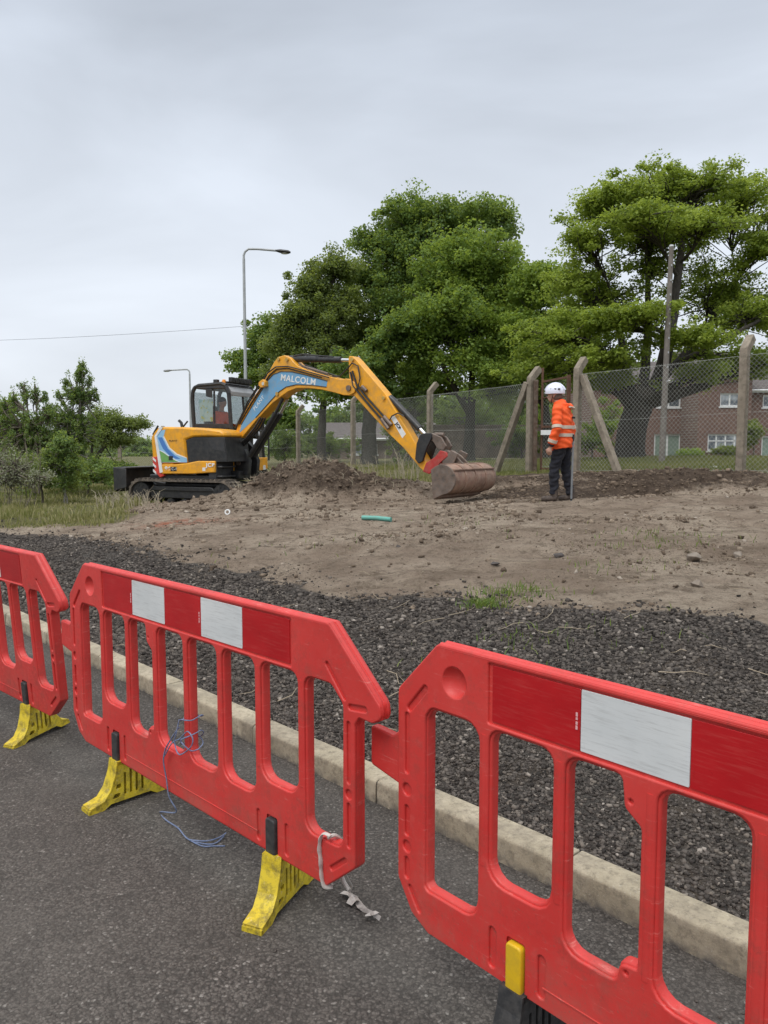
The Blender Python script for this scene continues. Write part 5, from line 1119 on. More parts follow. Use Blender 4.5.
# ------------------------------------------------------------------ small things
cx, cy = hit(376, 521.5, terrain); m = MB(); zt_ = gz_at(cx, cy)
a = at(362, 519, cy+.05); b = at(391, 523, cy-.12); m.tube([(a[0],a[1],gz_at(a[0],a[1])+.035),(cx,cy,zt_+.04),(b[0],b[1],gz_at(b[0],b[1])+.03)], .032, 10); o = m.build('plastic_pipe', simple('teal_plastic', (.10,.36,.30), .5, .1, 8, (.25,.2,.15), .4), smooth=40); tag(o, 'short teal plastic pipe offcut lying on the dirt in front of the mound', 'pipe')
def rock(u, v, s, label, mat, fl=.6):
    x, y = hit(u, v, terrain); z = gz_at(x, y); bm = bmesh.new()
    for k in range(16):
        d = Vector((random.gauss(0,1), random.gauss(0,1), random.gauss(0,1))).normalized(); bm.verts.new((d.x*s*1.25*random.uniform(.75,1), d.y*s*.9*random.uniform(.75,1), d.z*s*fl*random.uniform(.75,1)))
    bmesh.ops.convex_hull(bm, input=bm.verts); me = bpy.data.meshes.new('rock'); bm.to_mesh(me); bm.free(); me.materials.append(mat)
    o = bpy.data.objects.new('rock', me); COL.objects.link(o); o.location = (x, y, z+s*fl*.3); o.rotation_euler = (0,0,random.random()*6); md = o.modifiers.new('bevel', 'BEVEL'); md.width = s*.08; md.segments = 2; tag(o, label, 'rock', 'loose rocks on the dirt')
M['rock'] = simple('pale_rock', (.22,.185,.15), .9, .25, 14, (.15,.12,.09), .5, bump=.6, bsc=50); M['rock2'] = simple('dark_rock', (.07,.06,.055), .9, .3, 14, bump=.6, bsc=50)
rock(694, 562, .10, 'largest pale angular rock on the dirt at the right', M['rock'], .8); rock(739, 558, .065, 'pale rock near the right edge, right of the largest one', M['rock'], .8)
rock(697, 588, .06, 'small pale rock below the largest one at the right', M['rock'], .8); rock(559, 557, .075, 'dark flat rock in the middle of the dirt patch', M['rock2'], .5)
rock(495, 568, .055, 'brownish rock on the dirt left of centre, nearer the gravel', M['rock2'], .6); rock(398, 547, .03, 'tiny dark stone below the teal pipe', M['rock2'], .7)
rock(240, 651-0, .022, 'small grey stone on the gravel behind the middle barrier', M['rock'], .5) if False else None
x, y = hit(227.5, 516, terrain); m = MB(); pts = [(x+.035*math.cos(k*.524), y+.01*math.sin(k*.524), gz_at(x,y)+.035+.035*math.sin(k*.524)) for k in range(13)]; m.tube(pts, .011, 6); o = m.build('pipe_ring', M['white'], smooth=50); tag(o, 'small white pipe end poking out at the foot of the mound', 'pipe')
x, y = at(713,463,17.5)[:2]; m = MB(); m.ball((0,0,0), .09, 8, 5, (1.6,.7,.5)); o = m.build('litter', M['white'], smooth=20); o.location = (x, y, gz_at(x,y)+.05); tag(o, 'scrap of white litter on the verge beyond the right fence', 'litter')

# ------------------------------------------------------------------ houses
def facade(name, label, P, az, L, Dp, zb, zt, ridge, openings, eave=.25, group='brick houses beyond the fence', gable=False, pipes=(), wallm=None):
    """P left end of the front wall; az wall direction. openings: (x0,x1,z0,z1,kind) relative to wall left end / zb"""
    h = empty(name, (P[0], P[1], zb), az); tag(h, label, 'house', group)
    xs_ = sorted(set([0, L]+[o[0] for o in openings]+[o[1] for o in openings])); zs_ = sorted(set([0, zt-zb]+[o[2] for o in openings]+[o[3] for o in openings])); m = MB(); rv = .10
    def inside(x, z): return any(o[0] < x < o[1] and o[2] < z < o[3] for o in openings)
    for i in range(len(xs_)-1):
        for j in range(len(zs_)-1):
            x0, x1, z0, z1 = xs_[i], xs_[i+1], zs_[j], zs_[j+1]
            if not inside((x0+x1)/2, (z0+z1)/2): m.add([(x0,0,z0),(x1,0,z0),(x1,0,z1),(x0,0,z1)], [(0,1,2,3)])
    for x0, x1, z0, z1, kd in openings: m.add([(x0,0,z0),(x1,0,z0),(x1,0,z1),(x0,0,z1),(x0,rv,z0),(x1,rv,z0),(x1,rv,z1),(x0,rv,z1)], [(0,4,5,1),(1,5,6,2),(2,6,7,3),(3,7,4,0)])
    Hh = zt-zb; m.add([(0,0,-.5),(0,Dp,-.5),(0,Dp,Hh),(0,0,Hh)], [(0,1,2,3)][::-1]); m.add([(L,0,-.5),(L,Dp,-.5),(L,Dp,Hh),(L,0,Hh)], [(0,1,2,3)]); m.add([(0,Dp,-.5),(L,Dp,-.5),(L,Dp,Hh),(0,Dp,Hh)], [(0,1,2,3)][::-1]); m.add([(0,0,-.5),(L,0,-.5),(L,0,0),(0,0,0)], [(0,1,2,3)])
    for xx in (0, L): m.add([(xx,0,Hh),(xx,Dp,Hh),(xx,Dp/2,ridge-zb)], [(0,1,2)])
    m.build('wall', wallm or M['brick'], h)
    rr = ridge-zb; m = MB(); e = eave; sl = (rr-Hh)/(Dp/2)
    for s_, y0, y1 in ((1,-e,Dp/2),(-1,Dp+e,Dp/2)):
        z0_ = Hh-e*sl; m.add([(-.15,y0,z0_),(L+.15,y0,z0_),(L+.15,y1,rr),(-.15,y1,rr),(-.15,y0,z0_+.1),(L+.15,y0,z0_+.1),(L+.15,y1,rr+.1),(-.15,y1,rr+.1)], [(0,1,2,3),(4,5,6,7),(0,1,5,4),(1,2,6,5),(0,3,7,4)])
    rf = m.build('roof', M['rooftile'], h)
    m = MB(); z0_ = Hh-e*sl; m.box((-.16,-e-.03,z0_-.12),(L+.16,-e,z0_+.05)); m.tube([(-.16,-e-.09,z0_),(L+.16,-e-.09,z0_)], .06, 8); m.build('gutter', M['upvc'], h)
    for x0, x1, z0, z1, kd in openings:
        m = MB(); fw = .085 if kd != 'garage' else .1; y0, y1 = rv-.02, rv+.04
        m.box((x0,y0,z0),(x0+fw,y1,z1)); m.box((x1-fw,y0,z0),(x1,y1,z1)); m.box((x0+fw,y0,z1-fw),(x1-fw,y1,z1)); m.box((x0+fw,y0,z0),(x1-fw,y1,z0+fw))
        nb_ = {'win':1,'wide':3,'door':0,'garage':1}.get(kd, 1)
        for k in range(nb_): c = x0+(x1-x0)*(k+1)/(nb_+1); m.box((c-fw/2,y0,z0+fw),(c+fw/2,y1,z1-fw))
        if kd == 'wide': m.box((x0+fw,y0,z1-.42),(x1-fw,y1,z1-.36))
        wn = m.build('window' if kd not in ('garage','door') else kd, M['upvc'], h)
        m = MB(); m.box((x0+fw*.5,rv+.005,z0+fw*.5),(x1-fw*.5,rv+.012,z1-fw*.5)); m.build('pane' if kd not in ('garage','door') else 'door_panel', M['pane'] if kd not in ('garage','door') else M['greendoor'], wn)
        if kd in ('win','wide'): m = MB(); m.box((x0-.08,-.05,z0-.07),(x1+.08,.02,z0-.002)); m.build('sill', M['upvc'], wn)
    for x, z0, z1 in pipes: m = MB(); m.tube([(x,-.07,z0),(x,-.07,z1)], .05, 8); m.tube([(x,-.07,z1-.12),(x,-.07,z1+.12)], [.06,.11], 8); m.build('drainpipe', M['upvc'], h)
    return h
YH = 44.0; hz = at(700, 457, YH)[2]
def hx(u, Y=YH): return at(u, 446, Y)[0]
def hzz(v, Y=YH): return at(400, v, Y)[2]-hz
# right-hand terrace: main block with window pair and long ground floor window
x0 = hx(697); W = lambda u: hx(u)-x0
facade('brick_house', 'brown brick house with a small upper window above a wide white ground-floor window', (x0, YH), 0, hx(750)-x0, 8, hz, hz+hzz(372), hz+hzz(345),
 [(W(718.5),W(738.5),hzz(406.5),hzz(393),'win'),(W(707.5),W(744),hzz(451),hzz(434),'wide')], pipes=())
YB = 46.5; x0b = hx(592, YB); Wb = lambda u: hx(u, YB)-x0b; hb = at(600,457,YB)[2]; zb2 = lambda v: at(400,v,YB)[2]-hb
facade('brick_house', 'brick house set back behind the big trunk, green double door under an upper window', (x0b, YB), 0, hx(696, YB)-x0b, 8, hb, hb+zb2(380), hb+zb2(356),
 [(Wb(656),Wb(679.5),zb2(407.5),zb2(392.5),'win'),(Wb(654),Wb(681),zb2(459),zb2(434),'garage')], pipes=((Wb(691),zb2(448),zb2(427)),(Wb(643),zb2(444),zb2(432))))
YC = 44.6; x0c = hx(750)+.02; Wc = lambda u: hx(u, YC)-x0c; hc_ = at(700,457,YC)[2]; zc3 = lambda v: at(400,v,YC)[2]-hc_
facade('brick_house', 'brick house cut by the right edge of the photo, lower tiled roof and white gutter', (x0c, YC), 0, 9, 8, hc_, hc_+zc3(389), hc_+zc3(362),
 [(Wc(761),Wc(785),zc3(407.5),zc3(395),'win'),(Wc(761.5),Wc(777),zc3(457),zc3(436),'door'),(Wc(800),Wc(830),zc3(450),zc3(434),'wide')])
# low building behind the left part of the fence
YD = 52; hd_z = at(350,462,YD)[2]; x0d = at(318,450,YD)[0]; x1d = at(470,450,YD)[0]
facade('low_building', 'low grey-brown brick building with pale fascia seen through the fence under the digger arm', (x0d, YD), 0, x1d-x0d, 9, hd_z, at(350,437.5,YD)[2], at(350,422,YD)[2], [(2.2,4.0,.5,1.2,'win')], .4, None, wallm=M['brickgrey'])
bpy.data.objects['low_building']['category'] = 'building'
# garden wall / shed glimpsed between trunks
m = MB(); p = at(480,456,38); m.box((0,0,0),(5.5,.25,1.55)); m.box((-.03,-.04,1.55),(5.53,.29,1.63)); o = m.build('garden_wall', M['brickgrey']); o.location = (p[0]-2.4, 38, p[2]-.1); tag(o, 'low dark brick garden wall in the shade between the trees behind the gate', 'wall')
p = at(478,443,48); sh_ = empty('shed', (p[0]-1.2, 48, gz_at(p[0],48)), .1); tag(sh_, 'pale-roofed shed glimpsed through the fence left of the gate', 'shed')
hs_ = at(478,440,48)[2]-gz_at(p[0],48); m = MB(); m.box((0,0,0),(3.4,3,hs_)); m.build('wall', M['brickgrey'], sh_); m = MB(); m.add([(-.1,-.1,hs_),(3.5,-.1,hs_),(3.5,3.1,hs_+.55),(-.1,3.1,hs_+.55),(-.1,-.1,hs_+.09),(3.5,-.1,hs_+.09),(3.5,3.1,hs_+.64),(-.1,3.1,hs_+.64)], [(3,2,1,0),(4,5,6,7),(0,1,5,4),(1,2,6,5),(2,3,7,6),(3,0,4,7)]); m.build('roof', M['white'], sh_)

# ------------------------------------------------------------------ trees
def leaves_mesh(name, C, n_each, spread, size, mat, parent, tint_c, up=.6, aspect=.8, droop=0):
    """C: clump centres (k,3); spread (k,3)"""
    k = len(C); N_ = k*n_each; d = rng.normal(size=(N_,3)); d /= np.linalg.norm(d, axis=1)[:,None]; d *= (rng.random(N_)**.45)[:,None]
    c = np.repeat(C, n_each, 0)+d*np.repeat(spread, n_each, 0)
    if droop: c[:,2] -= droop*(d[:,0]**2+d[:,1]**2)
    nrm = rng.normal(size=(N_,3))*(1-up)+np.array([0,0,up])+d*.35; nrm /= np.linalg.norm(nrm, axis=1)[:,None]
    t = np.cross(nrm, rng.normal(size=(N_,3))); t /= np.linalg.norm(t, axis=1)[:,None]; b = np.cross(nrm, t)
    s = size*rng.uniform(.6,1.35,N_)[:,None]; V = np.stack([c-t*s*.55, c+b*s*.5*aspect-nrm*s*.06, c+t*s*.55-nrm*s*.12, c-b*s*.5*aspect-nrm*s*.06], 1).reshape(-1,3)
    F = np.arange(N_*4).reshape(-1,4); tn = np.clip(np.repeat(tint_c, n_each)+rng.normal(0,.13,N_), 0, 1)
    M4 = np.array(parent.matrix_basis.inverted()); V = V@M4[:3,:3].T+M4[:3,3]
    o = fast_mesh(name, V, F, mat, {'tint': np.repeat(tn, 4)}); o.parent = parent; return o
def limb_pts(a, b, n=6, wob=.12, sag=0):
    a = Vector(a); b = Vector(b); L = (b-a).length; out = []; o1 = Vector((random.uniform(-1,1),random.uniform(-1,1),random.uniform(-.5,.5)))*L*wob
    for i in range(n):
        t = i/(n-1); p = a.lerp(b, t)+o1*math.sin(math.pi*t)+Vector((0,0,sag*L*math.sin(math.pi*t)))+Vector((random.uniform(-1,1),random.uniform(-1,1),random.uniform(-1,1)))*L*.018*(0 < i < n-1); out.append(p)
    return out
def tree(name, label, base, trunks, lobes, leafm, barkm, leaf=.12, n_each=120, cl=.55, group=None, flat=.5, up=.6, shell=.5, cat='tree', tint=(.2,.8), twigs=True, fine=1.9, droop=0, aspect=.8, crad=(1,1), vs_=1.18):
    r_ = empty(name, base); tag(r_, label, cat, group); inv = r_.matrix_basis.inverted(); m = MB(); anchors = []
    for pts, r0_, r1_ in trunks:
        P = [Vector(p) for p in pts]; S_ = []
        S_ = [q+Vector((random.uniform(-1,1),random.uniform(-1,1),0))*.02 for q in catmull(P, 5)]; rad = [r0_+(r1_-r0_)*(i/(len(S_)-1))**.8 for i in range(len(S_))]; 
        if r0_ > .15 and pts[0][2] <= base[2]+.3: rad[0] *= 1.45; rad[1] *= 1.15
        m.tube([tuple(inv @ p) for p in S_], rad, 10)
        for i, p in enumerate(S_):
            if i > len(S_)*.35: anchors.append((p, rad[i]))
    m.build('trunk', barkm, r_, smooth=60); br = MB(); Cs = []; sp_ = []; tc = []
    cl = cl/fine**.42; n_each = int(n_each/fine**.85)
    for (lx, ly, lz, rx, ry, rz, nc) in lobes:
        nc = int(nc*fine)
        lc = Vector((lx,ly,lz)); a, ar = min(anchors, key=lambda q: (q[0]-(lc-Vector((0,0,rz*.7)))).length+(1.5 if q[0].z > lz else 0)); LP = limb_pts(a, lc+Vector((0,0,rz*.2)), 7, .10)
        br.tube([tuple(inv @ p) for p in LP], [max(ar*.55,.03)*(1-i/7.5) for i in range(7)], 7)
        for k in range(nc):
            d = rng.normal(size=3); d /= np.linalg.norm(d); rr = (shell+(1-shell)*rng.random())*(1 if rng.random() < .8 else .6)
            if d[2] < -.35 and rng.random() < .6: d[2] *= -.6
            big_ = rz > 1.6; ex_ = rng.random() < .3 and not big_; rr = rr*(1.22 if ex_ else 1)
            c = np.array([lx+d[0]*rx*rr, ly+d[1]*ry*rr, lz+d[2]*rz*rr*(1 if big_ else vs_)]); s_ = cl*rng.uniform(.6,1.35)*(.62 if ex_ else 1); Cs.append(c); sp_.append((s_*crad[0],s_*crad[0],s_*flat)); tc.append(tint[0]+(tint[1]-tint[0])*rng.random())
            if twigs:
                q = LP[random.randint(2,6)]; tp = limb_pts(q, Vector(c)-Vector((0,0,.05)), 5, .12, .03); br.tube([tuple(inv @ p) for p in tp], [max(ar*.16,.018),.022,.017,.012,.006], 4, cap=False)
    br.build('branches', barkm, r_, smooth=60)
    leaves_mesh('crown', np.array(Cs), n_each, np.array(sp_), leaf, leafm, r_, np.array(tc), up, aspect, droop)
    return r_
def L3(u, v, Y, ru, rv, ryf=1.0, nc=20):
    """a bough: centre seen at (u,v) at distance Y, half-extents given in pixels"""
    p = at(u, v, Y); s = Y/FPX; return (p[0], p[1], p[2], ru*s, ru*s*ryf, rv*s, nc)
G_T = 'mature trees beyond the fence'
# T1 big spring-green tree, right
Y1_ = 25.0; b1 = at(628, 458, Y1_); bz1 = gz_at(b1[0], Y1_)
T = lambda u, v, dY=0: tuple(at(u, v, Y1_+dY))
tree('broadleaf_tree', 'large bright spring-green tree at the right with spreading layered boughs and dark forked trunk', (b1[0],Y1_,bz1),
 [([(b1[0],Y1_,bz1-.1),T(633,425),T(640,405)],.52,.42),([T(637,412),T(629,385),T(622,345,.6),T(612,300,1)],.24,.07),([T(640,408),T(657,383),T(668,345,-.8),T(676,290,-.5),T(684,230)],.34,.08),([T(650,390),T(672,368,1),T(705,330,1.5),T(735,280,2)],.20,.06),([T(640,405),T(646,360,1),T(648,300,1.5),T(646,250,1)],.22,.06),([T(676,365),T(715,345,-1.5),T(760,320,-2)],.15,.05)],
 [L3(600,207,Y1_,38,17,1.2,22),L3(648,192,Y1_+1,48,18,1.3,30),L3(700,187,Y1_,42,16,1.2,26),L3(740,205,Y1_+1,45,22,1.3,28),L3(580,240,Y1_-.5,30,19,1.2,20),L3(640,222,Y1_-2,45,12,1,17),L3(700,225,Y1_-2,50,14,1,20),
  L3(575,285,Y1_,32,20,1.2,18),L3(762,250,Y1_,32,30,1.2,20),L3(600,325,Y1_-2.5,40,14,1,20),L3(560,335,Y1_-1.5,45,24,1.2,26),L3(640,315,Y1_-3,42,12,1,18),L3(690,340,Y1_-2.5,45,16,1,22),L3(745,320,Y1_-1,40,26,1.2,24),
  L3(535,370,Y1_-1,38,22,1.2,20),L3(600,360,Y1_-2.5,45,14,1,18),L3(700,375,Y1_-1.5,40,12,1,12),L3(760,365,Y1_,36,18,1.1,14),L3(655,268,Y1_+1.5,55,22,.6,14),L3(790,230,Y1_+1,35,45,1.2,26),L3(800,310,Y1_,40,40,1.2,20),L3(660,235,Y1_+1,105,62,.8,70),L3(600,300,Y1_+1.5,60,55,.8,34),L3(720,300,Y1_+1.5,80,60,.8,44),L3(585,350,Y1_+1,60,40,.8,26),L3(720,365,Y1_+1.5,60,25,.8,20),L3(612,382,Y1_-1,40,15,1,18),L3(650,200,Y1_,80,28,1,30)],
 M['leaf_bright'], M['bark'], .085, 215, .60, G_T, .62, .6, .15, tint=(0,1), vs_=1.05, fine=2.6)
# T2 mid tree between
Y2_ = 31.0; b2 = at(548, 458, Y2_); z2_ = gz_at(b2[0], Y2_); T = lambda u, v, dY=0: tuple(at(u, v, Y2_+dY))
tree('broadleaf_tree', 'smaller mid-green tree in the gap behind the gate, left of the large bright tree', (b2[0],Y2_,z2_), [([(b2[0],Y2_,z2_-.1),T(546,420),T(545,380),T(542,320)],.22,.08),([T(546,410),T(520,370,.5),T(505,340)],.12,.05)],
 [L3(540,290,Y2_,34,26,1,34),L3(515,330,Y2_,34,26,1,30),L3(560,330,Y2_,36,30,1,30),L3(500,380,Y2_-.5,36,22,1,26),L3(548,380,Y2_-.5,38,24,1,26),L3(590,372,Y2_,32,22,1,18),L3(540,352,Y2_-1,30,15,1,14),L3(540,345,Y2_,45,60,.8,30)], M['leaf_mid'], M['bark'], .105, 240, .65, G_T, .8, .5, .3, tint=(.4,1))
# T3a front middle rounded tree
Y3_ = 33.0; b3 = at(468, 460, Y3_); z3_ = gz_at(b3[0], Y3_); T = lambda u, v, dY=0: tuple(at(u, v, Y3_+dY))
tree('broadleaf_tree', 'rounded mid-green tree in front of the tallest dark tree, directly above the bucket', (b3[0],Y3_,z3_), [([(b3[0],Y3_,z3_-.1),T(470,425),T(472,390),T(474,300)],.30,.09),([T(470,415),T(445,370,-1),T(430,330)],.16,.06),([T(472,400),T(500,360,-1),T(515,320)],.16,.06)],
 [L3(480,262,Y3_,48,26,1,44),L3(440,288,Y3_,32,26,1,30),L3(512,288,Y3_,30,26,1,28),L3(460,320,Y3_-1.5,52,26,1,40),L3(515,325,Y3_,34,26,1,28),L3(420,340,Y3_-.5,30,28,1,26),L3(480,362,Y3_-1.5,55,22,1,36),L3(425,385,Y3_,36,18,1,20),L3(510,388,Y3_,32,15,1,15),L3(475,330,Y3_,65,70,.8,50)], M['leaf_mid'], M['bark'], .115, 260, .72, G_T, .85, .5, .35, tint=(.1,.85))
# T3b tallest dark tree behind
Y4_ = 38.0; b4 = at(410, 460, Y4_); z4_ = gz_at(b4[0], Y4_); T = lambda u, v, dY=0: tuple(at(u, v, Y4_+dY))
tree('broadleaf_tree', 'tallest deep-green tree in the middle, its crown rising above the others', (b4[0],Y4_,z4_), [([(b4[0],Y4_,z4_-.1),T(411,420),T(415,360),T(420,260)],.38,.10),([T(412,400),T(385,340),T(370,290)],.2,.07),([T(414,380),T(450,310),T(470,250)],.2,.07)],
 [L3(420,222,Y4_,40,23,1,38),L3(465,223,Y4_,46,19,1,36),L3(385,245,Y4_,34,23,1,30),L3(440,262,Y4_-1,50,26,1,38),L3(370,285,Y4_,32,28,1,30),L3(410,310,Y4_-1,45,30,1,36),L3(375,340,Y4_,40,28,1,30),L3(400,375,Y4_,50,22,1,32),L3(500,235,Y4_,17,14,1,9),L3(350,375,Y4_,32,20,1,18),L3(420,290,Y4_,75,80,.8,55),L3(500,216,Y4_,14,10,1,8)], M['leaf_dark'], M['bark'], .125, 250, .78, G_T, .85, .5, .35, tint=(.1,1))
# T4 left group
Y5_ = 36.0; b5 = at(322, 460, Y5_); z5_ = gz_at(b5[0], Y5_); T = lambda u, v, dY=0: tuple(at(u, v, Y5_+dY))
tree('broadleaf_tree', 'olive-green tree left of the tallest one, above the boom lettering', (b5[0],Y5_,z5_), [([(b5[0],Y5_,z5_-.1),T(322,430),T(325,380),T(328,300)],.26,.08),([T(323,400),T(300,350),T(290,330)],.14,.05)],
 [L3(335,272,Y5_,24,20,1,24),L3(310,293,Y5_,26,22,1,26),L3(345,312,Y5_,30,24,1,28),L3(298,325,Y5_,28,20,1,26),L3(330,348,Y5_-.5,38,24,1,32),L3(285,350,Y5_,22,16,1,16),L3(310,378,Y5_,44,20,1,30),L3(318,330,Y5_,40,60,.8,40)], M['leaf_olive'], M['bark'], .11, 235, .62, G_T, .85, .5, .35, tint=(.0,.7))
Y6_ = 40.0; b6 = at(262, 460, Y6_); z6_ = gz_at(b6[0], Y6_); T = lambda u, v, dY=0: tuple(at(u, v, Y6_+dY))
tree('broadleaf_tree', 'low dark tree at the left end of the row, behind the cab and lamp post', (b6[0],Y6_,z6_), [([(b6[0],Y6_,z6_-.1),T(262,430),T(265,360)],.2,.07)],
 [L3(262,336,Y6_,20,15,1,18),L3(248,362,Y6_,22,15,1,18),L3(280,352,Y6_,24,18,1,20),L3(262,380,Y6_,34,15,1,24),L3(290,385,Y6_,32,20,1,22)], M['leaf_dark'], M['bark'], .14, 150, .6, G_T, .85, .5, .35, tint=(.3,1))
# tree with broad grey trunk seen through the fence near px 368
Y7_ = 32.5; b7 = at(369, 462, Y7_); z7_ = gz_at(b7[0], Y7_); T = lambda u, v, dY=0: tuple(at(u, v, Y7_+dY))
tree('broadleaf_tree', 'tree with a thick straight grey trunk standing behind the digger arm', (b7[0],Y7_,z7_), [([(b7[0],Y7_,z7_-.1),T(369,430),T(371,400),T(374,350)],.36,.22),([T(371,400),T(345,370),T(330,350)],.16,.06)],
 [L3(385,350,Y7_,30,22,1,24),L3(360,372,Y7_-1,36,18,1,24),L3(400,395,Y7_,34,10,1,12),L3(335,390,Y7_,32,14,1,16),L3(400,330,Y7_-1,22,22,1,16)], M['leaf_dark'], M['bark'], .13, 160, .62, G_T, .8, .5, .3, tint=(.1,.9))
# understory shrubs behind the fence
for i, (u, v, Yy, ru, rv, lm, lab) in enumerate(((283,446,37,14,18,'leaf_birch','pale green bush behind the fence just right of the cab'),(396,436,28.5,11,20,'leaf_olive','leafy sapling behind the fence under the bucket arm'),(322,448,42,44,14,'leaf_dark','low dark hedge beyond the distant left fence'),(470,425,41,44,30,'leaf_dark','tall dark thicket behind the fence to the right of the digger arm'),(545,428,40,34,26,'leaf_mid','tall dark thicket directly behind the gate'),(415,418,43,30,24,'leaf_dark','dark thicket behind the digger arm tip'),(520,440,36,30,14,'leaf_dark','dark bush in shade behind the left gate post'),
    (604,428,38,20,26,'leaf_mid','tall green shrub hiding the left end of the set-back house'),(590,444,33,22,12,'leaf_dark','dark bush behind the gate between the post and the forked trunk'),(690,454,42.5,14,2.6,'leaf_mid','low garden hedge under the brick house windows'),(727,451,42.5,13,4,'leaf_olive','yellowish garden shrub below the wide house window'),(440,445,40,34,12,'leaf_dark','dark scrub behind the fence beyond the bucket'),(752,436,38,9,18,'leaf_olive','thin bare-branched shrub by the right-hand house'))):
    p = at(u, v+rv, Yy); z_ = gz_at(p[0], Yy); lo = L3(u, v, Yy, ru, rv, 1, int(14+ru*1.5)); top = at(u, v, Yy)
    tree('bush', lab, (p[0],Yy,z_), [([(p[0],Yy,z_-.1),(p[0]+.1,Yy,z_+.3),(top[0],Yy,max(top[2],z_+.5))],.06,.03)], [lo], M[lm], M['twig'], .09 if Yy > 30 else .07, 130 if i != 8 else 25, .34, 'bushes behind the fence', .8, .4, .35, 'bush')
# far treeline
for i, (u, v, Yy, ru, rv) in enumerate(((-40,440,75,70,24),(40,446,80,60,16),(130,448,78,40,14),(175,452,85,30,10),(215,454,80,30,8),(480,415,62,60,36),(560,412,62,60,40),(640,385,60,50,34),(400,412,62,60,34),(310,425,64,55,30),(720,372,62,50,20))):
    p = at(u, v, Yy); z_ = gz_at(p[0], Yy); tree('distant_tree', ['far dark tree beyond the left-hand bushes, cut by the left edge','far tree low on the skyline behind the birches','far tree filling the gap between hawthorn and excavator','small far tree on the skyline just left of the counterweight','far low tree behind the excavator body','far tree closing the gap above the shed','far tree behind the gate','far tree behind the forked trunk, over the brick roof','far tree behind the low building','far tree at the left end of the low building','far tree behind the roofs at the right'][i], (p[0],Yy,z_),
     [([(p[0],Yy,z_-.1),(p[0],Yy,z_+1.5),(p[0],Yy,max(p[2],z_+2))],.25,.1)], [L3(u-ru*.45,v,Yy,ru*.6,rv,1,36),L3(u+ru*.45,v+2,Yy,ru*.6,rv*.85,1,36),L3(u,v+rv*.6,Yy-1,ru,rv*.5,.5,30)], M['leaf_dark'], M['bark'], .26, 90, 1.0, 'far trees on the skyline', .7, .5, .4, tint=(.2,1))
# left-hand bushes: birch, hawthorn, sallow, bare scrub
def Gz(u, Yy): p = at(u, 470, Yy); return (p[0], Yy, gz_at(p[0], Yy))
Yb = 21.0; g = Gz(64, Yb); T = lambda u, v, dY=0: tuple(at(u, v, Yb+dY))
tree('birch_tree', 'young birch, tallest of the left-hand trees, with a narrow pointed crown', g, [([(g[0],g[1],g[2]-.1),T(66,450),T(72,415),T(80,362)],.055,.012),([(g[0]+.15,g[1],g[2]-.1),T(74,450),T(78,420),T(90,385)],.04,.01)],
 [L3(81,376,Yb,7,12,1,10),L3(74,396,Yb,15,12,1,20),L3(86,398,Yb,11,12,1,12),L3(68,420,Yb,20,16,1,28),L3(84,428,Yb,18,16,1,24),L3(70,452,Yb,22,18,1,30),L3(68,440,Yb,34,36,.8,34),L3(72,474,Yb,26,14,1,22),L3(80,400,Yb,16,30,.8,12),L3(82,368,Yb,3,9,1,2),L3(89,384,Yb,3,9,1,2),L3(66,384,Yb,3,12,1,2),L3(60,400,Yb,4,14,1,3),L3(97,398,Yb,4,12,1,2),L3(50,412,Yb,5,14,1,4)], M['leaf_birch'], M['birchbark'], .050, 120, .24, 'trees and bushes at the left', .9, .5, .15, tint=(0,.8), aspect=.6, crad=(.7,1), fine=4.2)
Yb2 = 20.0; g = Gz(34, Yb2); T = lambda u, v, dY=0: tuple(at(u, v, Yb2+dY))
tree('birch_tree', 'second young birch, left of the tallest one, with thin feathery top shoots', g, [([(g[0],g[1],g[2]-.1),T(32,440),T(26,400),T(24,382)],.045,.008),([(g[0]+.1,g[1],g[2]-.1),T(38,440),T(36,405),T(35,384)],.035,.008)],
 [L3(24,396,Yb2,8,12,1,5),L3(35,400,Yb2,7,13,1,5),L3(30,425,Yb2,20,14,1,24),L3(18,440,Yb2,18,16,1,20),L3(44,440,Yb2,18,18,1,24),L3(48,415,Yb2,12,12,1,10),L3(25,445,Yb2,36,38,.8,34),L3(10,425,Yb2,16,16,1,14),L3(22,388,Yb2,2.5,10,1,1),L3(35,388,Yb2,2.5,10,1,1),L3(14,402,Yb2,4,14,1,3),L3(44,398,Yb2,3,12,1,2),L3(5,408,Yb2,5,12,1,4)], M['leaf_birch'], M['twig'], .050, 110, .24, 'trees and bushes at the left', 1.0, .5, .15, tint=(0,.7), aspect=.5, crad=(.65,1), fine=4.2)
Yb3 = 26.0; g = Gz(97, Yb3); T = lambda u, v, dY=0: tuple(at(u, v, Yb3+dY))
tree('hawthorn_tree', 'spreading hawthorn with a flat leaning crown between the birch and the excavator', g, [([(g[0],g[1],g[2]-.1),T(96,462),T(103,448),T(118,432)],.11,.05),([(g[0]-.2,g[1],g[2]-.1),T(92,450),T(90,420)],.07,.03),([T(103,448),T(126,424),T(142,420)],.06,.02)],
 [L3(98,420,Yb3,14,10,1,20),L3(116,423,Yb3,17,11,1,26),L3(133,424,Yb3,14,9,1,16),L3(120,440,Yb3,20,8,1,18),L3(90,436,Yb3,15,13,1,20),L3(144,424,Yb3,7,5,1,5),L3(112,440,Yb3,34,22,.8,24)], M['leaf_olive'], M['bark'], .06, 115, .36, 'trees and bushes at the left', .8, .5, .2, tint=(.1,.7))
Yb4 = 17.0; g = Gz(62, Yb4)
T = lambda u, v, dY=0: tuple(at(u, v, Yb4+dY))
